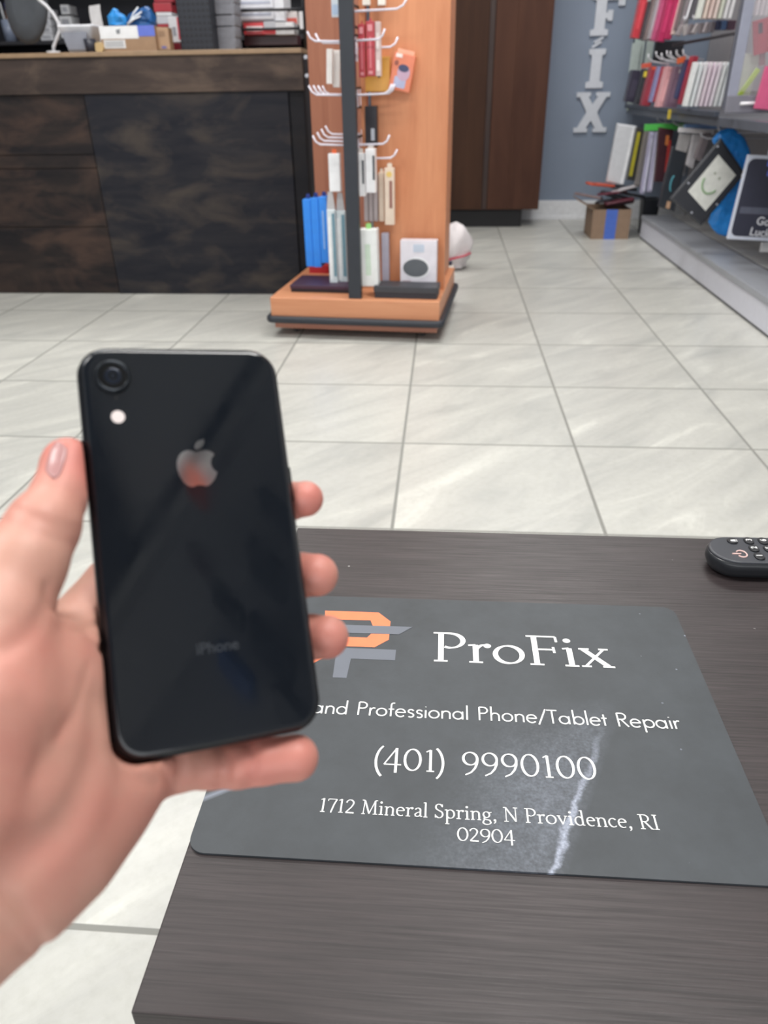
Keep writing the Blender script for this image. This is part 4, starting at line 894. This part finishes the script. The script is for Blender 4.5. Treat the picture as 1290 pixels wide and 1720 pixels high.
for i in range(3):
    z0_ = hq_ * (i / 3) + .006; z1_ = hq_ * ((i + 1) / 3) - .004
    d = obj('drawer', box(B(), (.012, -.012, z0_), (w_ * .80, .006, z1_), .003), mat((222, 224, 232), .35), t)
    obj('clear_front', box(B(), (.024, -.014, z0_ + .016), (w_ * .80 - .014, -.010, z1_ - .010), .002), mat((176, 182, 200), .3), d)
pack('red_white_box', 'red box with white lettering under the drawers on the wire rack', 'box', 409, 443, 38, 58, 4.38, .12, (206, 60, 66), panels=[(-.35, .45, -.22, .20, (240, 225, 226)), (-.4, .4, -.48, -.30, (160, 60, 66))])
pack('grey_white_box', 'grey box on the wire rack beside the red one', 'box', 443, 463, 36, 58, 4.38, .12, (178, 180, 186), panels=[(-.3, .3, -.2, .0, (120, 130, 160)), (-.48, .48, -.48, -.15, (176, 50, 56))])
pack('grey_white_box', 'pale box with a red end at the right of the wire rack', 'box', 463, 494, 37, 58, 4.38, .12, (204, 205, 208), panels=[(.05, .4, .2, .45, (228, 228, 230))])
pack('white_orange_box', 'white box with an orange-red side on the upper wire shelf', 'box', 481, 499, 19, 42, 4.46, .10, (222, 214, 212), panels=[(-.45, .48, -.45, .02, (208, 92, 78))])
pack('white_strip_box', 'thin upright white box at the far right end of the wire rack', 'box', 503, 509, 19, 49, 4.34, .03, (208, 210, 214))
pack('dark_carton', 'dark maroon carton on the lower shelf of the wire rack', 'box', 410, 500, 59, 76, 4.45, .10, (66, 34, 40))
for i, (px_, py_) in enumerate(((514, 96), (516, 127))):
    bm = B(); c = at(px_, py_, 3.875); tube(bm, [(c.x, 3.86, c.z), (c.x, 3.90, c.z)], .008, 12); setp(obj('screw_head', bm, mat((170, 172, 178), .3, metal=.5)), ['upper metal knob at the right end of the counter', 'lower metal knob at the right end of the counter'][i], 'knob', 'metal knobs at the counter end')

# ================================================================== BROWN CABINET
cb = thing('tall_cabinet', 'tall dark brown cabinet against the blue wall behind the stand', 'cabinet', (0, 6.02, 0))
# right edge of the cabinet
CR = at(905, 345, 6.02).x; CLx = -.25; KB = at(860, 352, 6.04).z
bw = wood((58, 38, 29), (74, 50, 37), 'z', .6, 9, 1.2); bw2 = wood((68, 43, 34), (82, 54, 42), 'z', .6, 9, 1.2)
for q_ in (bw, bw2): q_.node_tree.nodes['Principled BSDF'].inputs['Specular IOR Level'].default_value = .2
obj('carcass', box(B(), (CLx, .02, KB), (CR, .38, 2.5), .002), bw2, cb)
dm = at(822, 200, 6.02).x
setp(obj('door', box(B(), (CLx, 0, KB + .004), (dm - .03, .019, 2.5), .003), bw, cb)); 
setp(obj('door', box(B(), (dm + .012, 0, KB + .004), (CR - .002, .019, 2.5), .003), bw2, cb))
obj('rail', box(B(), (dm - .028, .006, KB + .004), (dm + .010, .019, 2.5), .003), wood((44, 30, 28), (58, 40, 34), 'z'), cb)
bm = B(); box(bm, (dm + .16, -.006, KB + .004), (dm + .185, .0, 2.5), .002); obj('stile', bm, bw2, cb)
obj('kickboard', box(B(), (CLx, .03, 0), (at(877, 355, 6.02).x, .36, KB), .002), mat((20, 20, 24), .6), cb)

# ---- unseen packs added high on the right, for the phone's glass to mirror
hp = [((1.30, -.84, 2.70), (.15, .02, .16), (214, 84, 44), 'orange pack hanging highest on the right wall, nearest the emblem mirrored in the phone'), ((1.52, -.74, 2.48), (.13, .03, .26), (64, 66, 72), 'slate grey pouch hanging high on the right wall beside the orange pack'),
      ((1.62, -.98, 2.46), (.20, .04, .26), (28, 30, 36), 'broad black pouch hanging high on the right wall under the orange pack'), ((1.60, -1.22, 2.50), (.14, .04, .24), (24, 26, 30), 'narrow black pouch hanging high on the right wall'), ((1.44, -1.10, 2.60), (.10, .03, .15), (66, 34, 36), 'small maroon pack hanging high on the right wall'),
      ((1.72, -1.44, 2.36), (.16, .05, .28), (52, 88, 150), 'blue pouch hanging high on the right wall, mirrored low in the phone'), ((1.74, -1.24, 2.30), (.18, .05, .32), (26, 28, 34), 'tall black pouch hanging beside the blue one on the right wall'), ((1.74, -1.30, 2.02), (.20, .05, .22), (22, 24, 30), 'black pouch hanging lowest on the right wall')]
for (x_, y_, z_), (lw, ld, lh), col, lab in hp:
    t = thing('added_pouch', lab, 'pouch', (x_, y_, z_), (math.radians(8), math.radians(6), math.radians(-58)), 'unseen pouches added for the phone reflection')
    bm = B(); loft(bm, [[(a_ * s_, y0_, b_ * s_) for a_, b_ in rrect(lw, lh, .02, 4)] for y0_, s_ in ((-ld / 2, .86), (-ld / 4, 1), (ld / 4, 1), (ld / 2, .86))]); obj('pouch_body', bm, mat(col, .35, bump=.3, var=.15, scale=20), t)
    obj('hang_loop', tube(B(), [(-.015, 0, lh / 2), (-.012, 0, lh / 2 + .05), (.012, 0, lh / 2 + .05), (.015, 0, lh / 2)], .003, 6), mat((30, 30, 34), .5), t)
# ---- wall letters F I X with the scrap above the I
LM = mat((206, 211, 220), .5, var=.03)
def letter(name, label, poly, x, z, sx, sz):
    bm = B(); prism(bm, [(px_ * sx, pz_ * sz) for px_, pz_ in poly], 0, .018, M=Matrix.Translation((x, 0, z)) @ Matrix.Rotation(math.radians(90), 4, 'X'))
    bmesh.ops.recalc_face_normals(bm, faces=bm.faces[:])
    return setp(obj(name, bm, LM, loc=(0, 6.418, 0)), label, 'letter', 'wall letters')
GX = [(-.12, 0), (-.02, 0), (-.02, .10), (-.035, .10), (0, .30), (.035, .10), (.02, .10), (.02, 0), (.12, 0), (.12, .12), (.095, .12), (.042, .47), (.042, .53), (.095, .88), (.12, .88), (.12, 1), (.02, 1), (.02, .90), (.035, .90), (0, .70), (-.035, .90), (-.02, .90), (-.02, 1), (-.12, 1), (-.12, .88), (-.095, .88), (-.042, .53), (-.042, .47), (-.095, .12), (-.12, .12)]
GI = [(-.062, 0), (.062, 0), (.062, .15), (.036, .18), (.036, .84), (.058, .87), (.058, 1), (-.058, 1), (-.058, .87), (-.036, .84), (-.036, .18), (-.062, .15)]
GF = [(-.062, 0), (.062, 0), (.062, .14), (.036, .17), (.036, .42), (.05, .42), (.05, .36), (.085, .36), (.085, .62), (.05, .62), (.05, .56), (.036, .56), (.036, .86), (.115, .86), (.115, .72), (.16, .72), (.16, 1), (-.062, 1), (-.062, .88), (-.036, .85), (-.036, .17), (-.062, .14)]
def LP(px, py): p = at(px, py, 6.41); return p.x, p.z
xc, zb = LP(990, 222); _, zt = LP(990, 155)
letter('wall_letter', 'white slab letter X low on the blue wall', GX, xc, zb, 1, zt - zb)
xc, zb = LP(997, 148); _, zt = LP(1005, 82)
letter('wall_letter', 'white slab letter I between F and X on the blue wall', GI, xc, zb, 1, zt - zb); HL = zt - zb
xs, zs_ = LP(1004, 71)
for i_, dz_ in enumerate((0, .028)):
    bm = B(); box(bm, (-.035, -.014, -.008), (.035, 0, .008), .003, Matrix.Rotation(math.radians(-28), 4, 'Y'))
    setp(obj('letter_scrap', bm, LM, loc=(xs + (dz_ - .014) * .4, 6.418, zs_ - .014 + dz_)), 'small white tilted scrap just above the letter I, %s one' % ('lower', 'upper')[i_], 'letter piece', 'scraps above the letter I')
xc, zb = LP(1005, 60)
letter('wall_letter', 'white slab letter F at the top edge of the picture on the blue wall', GF, xc, zb, 1, HL)
# the F's upper arm sits at the picture edge

# ================================================================== RIGHT DISPLAY WALL
grey = mat((200, 202, 212), .4, var=.03); greyd = mat((120, 124, 134), .45, var=.05)
gd = thing('wall_gondola', 'long grey metal shelf base running along the right wall', 'shelf base', (1.33, 0, 0))
G0, G1 = 1.2, 5.55
obj('kick_panel', box(B(), (0, G0, .012), (.018, G1, .118), .003), grey, gd)
obj('floor_trim', box(B(), (.004, G0, 0), (.02, G1, .012)), mat((70, 72, 76), .5), gd)
obj('shelf_lip', box(B(), (-.006, G0, .118), (.185, G1, .148), .004), mat((150, 153, 160), .4, var=.03), gd)
obj('joint_strip', box(B(), (.186, G0, .12), (.196, G1, .144)), mat((66, 68, 74), .5), gd)
obj('shelf_plate', box(B(), (.197, G0, .12), (.50, G1, .150), .003), mat((158, 158, 158), .45, var=.03), gd)
obj('back_panel', box(B(), (.48, G0, .15), (.50, 6.35, 1.9)), mat((158, 154, 156), .5, var=.04), gd)
# horizontal rail / canopy shelf above the lower packs
obj('mid_rail', box(B(), (-.03, 2.6, .735), (.02, 6.35, .775), .004), mat((92, 96, 106), .35, var=.05), gd)
obj('mid_shelf', box(B(), (.02, 2.6, .745), (.48, 6.35, .765), .003), mat((110, 112, 120), .4, var=.05), gd)
for y_, z_ in ((4.35, .70), (4.62, .66), (4.95, .69), (5.22, .70), (5.42, .70), (5.62, .70)):
    bm = B(); tube(bm, [(.48, y_, z_), (.06, y_, z_), (.03, y_, z_ + .012), (.02, y_, z_ + .03)], .004, 6); obj('peg', bm, mat((200, 200, 206), .3), gd)
# far display case: frame
cs = thing('display_case', 'glass fronted display case with dark frame beside the blue wall', 'display case', (0, 0, 0))
fr = mat((84, 90, 102), .4, metal=.4)
e0, e1 = at(1049, 186, 6.3), at(1070, 0, 6.3)
xg = e0.x
bm = B(); box(bm, (xg, 6.28, .775), (xg + .025, 6.31, 1.75), .003); obj('frame_post', bm, fr, cs)
bm = B(); box(bm, (xg, 4.2, .776), (xg + .025, 6.31, .80), .003); obj('frame_sill', bm, fr, cs)
glass = mat((196, 210, 206), .25, alpha=.85, var=.05)
for a, b_, c_, d_ in ((1056, 1077, 72, 122), (1080, 1101, 55, 122)):
    p0, p1 = at(a, d_, 6.24), at(b_, c_, 6.24)
    setp(obj('glass_panel', box(B(), (p0.x, 6.24, p0.z), (p1.x, 6.248, p1.z), .002), glass, cs), 'pale greenish panel')
p0, p1 = at(1052, 186, 6.26), at(1062, 0, 6.26)
obj('side_glass', box(B(), (p0.x, 6.262, p0.z), (p0.x + .07, 6.27, 1.7), .002), glass, cs)
p0, p1 = at(1098, 104, 6.1), at(1150, 68, 6.1)
setp(obj('dark_recess', box(B(), (p0.x, 6.1, p0.z), (p1.x, 6.14, p1.z), .002), mat((30, 30, 38), .6), cs))
# near case: clear side panel facing the viewer
Yn = 3.95
nc = thing('display_case', 'near clear acrylic display case at the right picture edge', 'display case', (0, Yn, 0))
q0 = at(1216, 188, Yn); q1 = at(1290, 0, Yn); ql = at(1247, 0, Yn)
acr = mat((214, 216, 226), .3, alpha=.12, var=.03)
xb = q0.x; zb = q0.z; 
obj('corner_edge', box(B(), (xb, -.004, zb), (xb + .045, .008, 1.75), .004), mat((146, 150, 166), .35, var=.04), nc)
obj('seam_strip', box(B(), (xb - .012, -.002, zb + .01), (xb, .012, 1.75), .002), mat((86, 88, 98), .4), nc)
obj('bottom_rail', box(B(), (xb, -.006, zb - .006), (1.82, .006, at(1240, 160, Yn).z), .006), mat((120, 120, 130), .4, var=.05), nc)
obj('side_pane', box(B(), (xb + .045, 0, zb + .08), (1.82, .005, 1.75), .002), acr, nc)
pl = at(1262, 174, 3.93); 
obj('latch', tube(B(), [(pl.x - .045, -.012, pl.z), (pl.x + .045, -.012, pl.z + .002)], .007, 8), mat((240, 240, 244), .25), nc)
# cases seen through the near pane and in front of it
t = pack('phone_case', 'maroon red phone case with dark camera window hanging inside the near display case', 'phone case', 1266, 1300, 30, 90, 4.03, .012, (160, 44, 56), tilt=-14, panels=[(-.25, -.05, .10, .40, (60, 30, 44))])
pack('phone_case', 'faint reddish case hanging below the maroon one in the near display case', 'phone case', 1276, 1286, 85, 110, 4.06, .012, (150, 110, 112), tilt=-12)
pack('phone_case', 'lime green case edge slanting inside the near display case', 'phone case', 1253, 1261, 112, 168, 4.03, .012, (178, 204, 84), tilt=31)
pack('phone_case', 'pale cream case behind the lime green one in the near display case', 'phone case', 1236, 1268, 90, 166, 4.10, .012, (196, 200, 188), tilt=4)
pack('phone_case', 'hot pink phone case hanging at the right picture edge in front of the near case', 'phone case', 1276, 1312, 112, 184, 3.90, .014, (206, 92, 132), tilt=5)
for i in range(5):
    pack('phone_case', 'pale pink upright case in the row at the top of the near display case', 'phone case', 1258 + i * 8, 1263 + i * 8, -30, 26, 4.12, .02, (212, 204, 208), 'pale pink cases in the near display case')
def spine_row(n, x0, x1, y0, y1, Y, cols, label, group, dep=.07, frac=.62):
    for i in range(n):
        a = x0 + (x1 - x0) * i / n
        pack('phone_case', label, 'phone case', a, a + (x1 - x0) / n * frac, y0, y1, Y, dep, cols[i % len(cols)], group, tilt=6, panels=[(-.3, .3, .42, .50, (230, 226, 228))])
spine_row(7, 1180, 1240, -34, 31, 4.75, [(218, 222, 214), (232, 214, 202), (228, 206, 198), (230, 214, 206), (216, 222, 206), (230, 230, 232), (232, 232, 234)], 'pale slim case edge in the upper row of white cases', 'upper row of pale cases')
spine_row(9, 1160, 1232, 104, 179, 4.6, [(226, 230, 230), (222, 228, 230), (230, 228, 232), (228, 214, 224), (230, 216, 228), (232, 224, 232)], 'pale slim case edge in the lower row of white cases', 'lower row of pale cases')
# upper coloured cases
up = [(1068, 1080, -14, 64, 5.9, (196, 54, 66), 'red phone case first in the upper row by the dark frame'), (1080, 1088, 2, 66, 5.85, (60, 56, 62), 'black slim case next to the red one in the upper row'), (1088, 1096, -4, 68, 5.8, (124, 112, 112), 'brown-grey slim case in the upper row'),
      (1096, 1102, -10, 66, 5.75, (168, 166, 172), 'light grey slim case in the upper row'), (1102, 1112, -12, 68, 5.7, (186, 84, 124), 'dusty pink case in the upper row'), (1112, 1124, -12, 70, 5.6, (176, 42, 92), 'magenta phone case, left of the two in the upper row'),
      (1124, 1135, -12, 66, 5.55, (170, 36, 84), 'magenta phone case, right of the two in the upper row'), (1136, 1141, -12, 58, 5.5, (216, 200, 192), 'cream slim case in the upper row'), (1142, 1151, -14, 50, 5.4, (110, 106, 106), 'dark grey case in the upper row'), (1152, 1160, -14, 46, 5.3, (132, 130, 134), 'mid grey case in the upper row'), (1166, 1176, -10, 30, 5.2, (84, 84, 90), 'charcoal case left of the white upper row')]
for i, (a, b_, c_, d_, Y, col, lab) in enumerate(up):
    pack('phone_case', lab, 'phone case', a + 2, b_ + 2, c_, d_, Y, .08, col, 'upper row of coloured cases', tilt=7, panels=[(-.2, .2, -.3, .3, tuple(min(255, v + 22) for v in col))] + ([(-.3, .3, .38, .5, (222, 190, 60))] if 'left of the two' in lab else []))
def peg(px0, py0, px1, py1, Y, lab, grp):
    bm = B(); a, b_ = at(px0, py0, Y + .05), at(px1, py1, Y); d = b_ - a
    tube(bm, [a, a + d * .8, b_ + Vector((-.006, -.01, .014)), b_ + Vector((-.012, -.014, .034))], .0045, 6)
    setp(obj('peg_hook', bm, mat((226, 226, 232), .3)), lab, 'hook', grp)
for i in range(3): peg(1168 + i * 14, -20, 1150 + i * 15, 40 - i * 2, 5.2, 'white curved peg hook hanging among the grey upper cases', 'white hooks in the upper row')
for i, (a, b_) in enumerate(((1090, 98), (1103, 94), (1112, 97), (1121, 93), (1127, 94), (1137, 92), (1148, 91))):
    peg(a + 34, b_ + 10, a, b_ + 4, 5.3 - i * .04, 'upturned white peg tip above the coloured middle cases', 'white peg tips above the middle row')
# middle row
mid = [(1056, 1074, 118, 172, 5.9, (52, 48, 66), 'dark purple case first in the middle row'), (1074, 1084, 116, 176, 5.75, (50, 52, 58), 'black case with a yellow tag in the middle row'), (1086, 1100, 112, 178, 5.6, (156, 54, 68), 'dark red case in the middle row left'),
       (1100, 1106, 112, 172, 5.5, (136, 146, 190), 'lavender blue slim case in the middle row'), (1106, 1112, 112, 172, 5.45, (168, 52, 62), 'thin red case in the middle row'), (1112, 1128, 112, 181, 5.3, (224, 168, 172), 'light pink case in the middle row'),
       (1126, 1145, 112, 184, 5.2, (118, 92, 110), 'mauve case with a white dot in the middle row'), (1145, 1154, 100, 166, 5.0, (46, 52, 92), 'navy case strap in the middle row'), (1154, 1163, 94, 176, 4.9, (152, 34, 54), 'crimson case next to the white lower row')]
for a, b_, c_, d_, Y, col, lab in mid:
    ex = [(-.3, .3, .28, .44, (226, 206, 70))] if 'yellow' in lab else ([(-.1, .4, .32, .46, (236, 232, 220), 'o')] if 'dot' in lab else ([(-.4, .4, .42, .5, (222, 92, 60))] if 'dark red' in lab else []))
    pack('phone_case', lab, 'phone case', a, b_, c_, d_, Y, .08, col, 'middle row of coloured cases', tilt=7, panels=ex + [(-.25, .25, -.35, .2, tuple(min(255, v + 14) for v in col))])
pack('yellow_tag', 'yellow tag hanging under the middle shelf rail', 'tag', 1122, 1127, 184, 200, 4.98, .008, (206, 182, 60))
pack('orange_tag', 'orange paper tag at the top of the middle row', 'tag', 1138, 1152, 96, 106, 5.05, .02, (214, 98, 52), tilt=-14)
pack('orange_tag', 'red-orange paper tag above the dark red middle case', 'tag', 1078, 1094, 106, 114, 5.55, .02, (196, 84, 66), tilt=-6)
for i in range(7):
    a = 1140 + i * 9
    pack('clear_case', 'small clear case in the cluttered row under the upper cases', 'phone case', a, a + 7, 42 - i, 60 - i, 5.2 - i * .06, .04, [(150, 142, 144), (178, 172, 172), (120, 112, 116), (164, 158, 160), (134, 126, 130), (168, 160, 164), (110, 104, 110)][i], 'clear clutter under the upper row', tilt=[20, -12, 8, 24, -8, 14, 5][i])
for i, (a, b_, col, lab) in enumerate(((1203, 1211, (34, 44, 80), 'navy carton on the upper shelf'), (1212, 1221, (70, 100, 142), 'steel blue carton on the upper shelf'), (1222, 1236, (78, 52, 70), 'plum carton on the upper shelf'))):
    pack('small_carton', lab, 'package', a, b_, 34, 50, 4.85, .06, col)
p0, p1 = at(1130, 76, 5.1), at(1240, 55, 4.7)
setp(obj('shelf_rod', tube(B(), [p0, p1], .008, 8), mat((46, 42, 48), .5)), 'thin dark rod slanting below the upper row of white cases', 'rod')

# lower packs
def skew_pack(name, label, cat, quad, Y, dep, col, group=None, panels=(), rough=.35, body='pack_body', inner=None, txts=()):
    """quad: TL, TR, BR, BL pixels of its front face at distance Y"""
    P4 = [at(x, y, Y) for x, y in quad]; c = sum(P4, Vector()) / 4
    t = thing(name, label, cat, c, group=group)
    ux = ((P4[1] - P4[0]) + (P4[2] - P4[3])) / 2; uz = ((P4[0] - P4[3]) + (P4[1] - P4[2])) / 2
    bm = B(); e = .006
    def rg(s, y_): return [((p - c).x * s, y_, (p - c).z * s) for p in (P4[3], P4[2], P4[1], P4[0])]
    loft(bm, [rg(.94, 0), rg(1, dep * .15), rg(1, dep * .85), rg(.94, dep)], smooth=False); bmesh.ops.recalc_face_normals(bm, faces=bm.faces[:]); bmesh.ops.bevel(bm, geom=bm.edges[:], offset=.002, segments=1, affect='EDGES'); obj(body, bm, mat(col, rough, var=.05), t)
    for k_, (u0, u1, v0, v1, cc, nm) in enumerate(panels):
        bm = B(); pp = []
        for u, v in ((u0, v0), (u1, v0), (u1, v1), (u0, v1)): q = ux * u + uz * v; pp.append((q.x, q.z))
        prism(bm, pp, .0002 + .0004 * k_, .0015 + .0004 * k_, M=Matrix.Rotation(math.radians(90), 4, 'X')); bmesh.ops.recalc_face_normals(bm, faces=bm.faces[:]); obj(nm, bm, mat(cc, .4, var=.08), t)
    return t, ux, uz
skew_pack('white_pack', 'large white clamshell pack at the far left of the lower row', 'package', ((1038, 207), (1070, 212), (1046, 312), (1019, 306)), 5.7, .06, (206, 209, 214), panels=[(.30, .48, -.48, .48, (236, 238, 242), 'bright_edge')])
skew_pack('black_yellow_pack', 'black pack with a vertical yellow print in the lower row', 'package', ((1070, 214), (1084, 216), (1066, 304), (1053, 302)), 5.6, .06, (50, 50, 50), panels=[(-.35, .05, -.42, .42, (170, 162, 40), 'yellow_print')])
skew_pack('grey_pack', 'grey-brown pack between the yellow print and the lavender packs', 'package', ((1085, 216), (1092, 217), (1074, 314), (1067, 312)), 5.5, .05, (116, 112, 112))
for i in range(2): skew_pack('lavender_pack', ['lavender clear pack in the lower row, left one', 'lavender clear pack in the lower row, right one'][i], 'package', ((1093 + i * 10, 222), (1100 + i * 10, 222), (1083 + i * 12, 326 - i * 3), (1076 + i * 12, 326 - i * 3)), 5.4 - i * .1, .05, (166, 164, 190), 'lavender packs', panels=[(-.1, .3, -.46, .4, (208, 208, 226), 'light_edge')])
skew_pack('maroon_pack', 'dark maroon pack with red and orange print in the lower row', 'package', ((1108, 214), (1132, 218), (1119, 306), (1100, 306)), 5.2, .05, (64, 34, 42), panels=[(.2, .45, -.3, .3, (168, 52, 48), 'red_print'), (.0, .25, .2, .38, (196, 116, 60), 'orange_print')])
t, ux, uz = skew_pack('black_teal_box', 'tall black box with a teal curve in the lower row', 'package', ((1131, 246), (1156, 252), (1133, 356), (1107, 348)), 4.9, .05, (48, 52, 58), panels=[(-.3, .4, .46, .72, (176, 174, 174), 'clear_top'), (-.1, .15, -.48, -.36, (196, 160, 130), 'tan_dot')])
bm = B()
for i in range(8):
    a = math.radians(110 + 140 * i / 7); r1 = .05
pts = [(ux * (.02 + .16 * math.cos(math.radians(a))) + uz * (-.07 + .13 * math.sin(math.radians(a)))) + Vector((0, -.002, 0)) for a in range(100, 261, 20)]
obj('teal_curve', tube(bm, pts, .005, 6), mat((84, 160, 176), .5), t)
for i in range(3): skew_pack('clear_pack', ['cloudy clear pack above the black teal box, left', 'cloudy clear pack above the black smile pack, middle', 'grey clear pack beside the blue bag'][i], 'package', ((1150 + i * 16, 226), (1164 + i * 16, 224), (1150 + i * 14, 296 - i * 12), (1140 + i * 14, 290 - i * 12)), 4.95 - i * .1, .05, [(170, 168, 170), (190, 188, 192), (132, 124, 128)][i], 'clear packs in the lower row')
pack('green_card', 'bright green hang card topping the lower row', 'card', 1083, 1148, 208, 219, 5.25, .02, (82, 186, 82), tilt=-1)
pack('blue_card', 'pale blue bag top along the lower row', 'card', 1150, 1212, 208, 217, 4.9, .03, (118, 150, 196))
pack('white_card', 'white hang card under the pale blue strip', 'card', 1140, 1200, 216, 224, 4.8, .02, (214, 212, 214), tilt=4)
# black pack with white centre and green smile
t, ux, uz = skew_pack('smile_pack', 'large tilted black pack with white window and green smile', 'package', ((1212, 232), (1252, 292), (1178, 380), (1126, 334)), 4.25, .03, (52, 54, 60), panels=[(-.30, .34, -.28, .36, (226, 228, 222), 'white_window')])
n_ = Vector((0, -.0045, 0))
pts = [ux * (.0 + .20 * math.cos(math.radians(a))) + uz * (.04 + .16 * math.sin(math.radians(a))) + n_ for a in range(190, 351, 16)]
obj('green_smile', tube(B(), pts, .0045, 6), mat((150, 184, 140), .5), t)
bm = B()
for u in (-.08, .08): c = ux * u + uz * .16 + n_; tube(bm, [c + Vector((0, .002, 0)), c - Vector((0, .001, 0))], .006, 10)
obj('smile_eyes', bm, mat((170, 176, 160), .5), t)
bm = B()
for u, v in ((-.44, .42), (.44, .42), (-.42, -.2), (.44, -.1), (.1, -.44)): c = ux * u + uz * v + n_; tube(bm, [c + Vector((0, .002, 0)), c - Vector((0, .001, 0))], .005, 10)
obj('grommet', bm, mat((190, 194, 204), .3), t)
bag('blue_bag', 'crumpled bright blue bag between the smile pack and the black card', 'bag', [(1196, 232), (1222, 214), (1240, 222), (1258, 246), (1262, 300), (1250, 350), (1236, 396), (1206, 392), (1190, 372), (1214, 330), (1240, 290), (1222, 262)], 4.35, .05, (48, 152, 246), 9, .6, .22)
# black greeting card pack
t = pack('greeting_pack', 'black card pack with white border and script at the right picture edge', 'package', 1238, 1330, 262, 404, 3.85, .018, (206, 212, 226), tilt=3, panels=[(-.46, .46, -.455, .46, (52, 54, 70)), (-.40, .46, -.18, -.10, (92, 96, 112), 'r', .0005)], bev=.006,
         text=[('Good', .050, .20, -.27, (224, 226, 232), 3), ('Luck', .050, .08, -.40, (224, 226, 232), 3)], tab=((214, 218, 230), .3, .08))
bm = B(); lo = .0
for i, (x_, z_) in enumerate(((.01, .15), (.035, .15), (.06, .15), (.02, .11), (.045, .11))): box(bm, (x_ - .04, -.0032, z_ - .012), (x_ - .02, -.0026, z_ + .010), .0003)
obj('blue_print', bm, mat((96, 116, 210), .5), t)
pack('crystal_charm', 'small frosted trinket hanging under the black card pack', 'trinket', 1279, 1300, 408, 424, 3.9, .02, (206, 206, 206), rough=.2)

# ---- cardboard box on the floor, full of packs
f0, f1 = on(992, 402, 0), on(1052, 404, 0)
fb = thing('floor_box', 'brown cardboard box with blue tape on the floor, full of phone cases', 'box', (f0.x, f0.y, 0))
wd = f1.x - f0.x + .02; hb = .19
card = mat((142, 118, 98), .6); bm = B()
box(bm, (0, 0, 0), (wd, .004, hb)); box(bm, (0, .30, 0), (wd, .304, hb)); box(bm, (0, .004, 0), (.004, .30, hb)); box(bm, (wd - .004, .004, 0), (wd, .30, hb)); box(bm, (.004, .004, 0), (wd - .004, .30, .004)); obj('box_walls', bm, card, fb)
bm = B(); box(bm, (-.12, 0, -.002), (0, .26, .002), 0, Matrix.Translation((0, .02, hb)) @ Matrix.Rotation(math.radians(28), 4, 'Y')); setp(obj('flap', bm, card, fb))
obj('blue_tape', box(B(), (wd * .34, -.0015, 0), (wd * .64, .0, hb), 0), mat((74, 108, 196), .45), fb)
rnd = random.Random(5); cols = [(206, 92, 66), (52, 48, 56), (112, 58, 72), (60, 56, 64), (92, 42, 54), (176, 172, 176), (46, 44, 50), (120, 100, 100), (84, 80, 88), (70, 40, 52)]
labs = ['orange-red case lying on top of the heap in the floor box', 'black case in the heap in the floor box, nearest the wall', 'maroon case sticking out of the floor box', 'dark grey case lying flat in the floor box', 'wine red case at the front of the floor box', 'pale clear case across the floor box heap', 'black case at the right of the floor box heap', 'brown-grey case tilted out of the left of the floor box', 'slate grey case deep in the floor box heap', 'dark wine case under the heap in the floor box']
for i in range(10):
    x = f0.x + [.06, .22, .13, .16, .17, .22, .26, -.02, .14, .20][i]; y = f0.y + [.20, .24, .12, .20, .07, .12, .16, .14, .22, .17][i]; z = [.325, .30, .28, .255, .235, .31, .265, .26, .225, .21][i]
    t = thing('phone_case', labs[i], 'phone case', (x, y, z), (rnd.uniform(-.15, .15), rnd.uniform(-.3, .25), rnd.uniform(-.5, .5)), 'cases heaped in the floor box')
    bm = B(); loft(bm, [[(a, b_, z_) for a, b_ in rrect(.19 - i_, .095 - i_, .016, 4)] for z_, i_ in ((-.007, .004), (-.005, 0), (.005, 0), (.007, .004))]); obj('case_body', bm, mat(cols[i], .35), t)
    bm = B(); box(bm, (-.085, -.038, .007), (-.05, -.008, .0095), .001); obj('camera_window', bm, mat(tuple(int(v * .6) for v in cols[i]), .3), t)
tr = thing('waste_bin', 'dark narrow bin squeezed between the floor box and the grey shelf base', 'bin', (1.42, 5.76, 0))
bm = B(); loft(bm, [[(x, y_, z) for x, y_ in rrect(a, a * 1.2, .02, 5)] for a, z in ((.09, 0), (.115, .22), (.122, .23), (.110, .23), (.085, .01))]); obj('bin_body', bm, mat((52, 56, 64), .5), tr)
SC.view_settings.exposure = 0.0
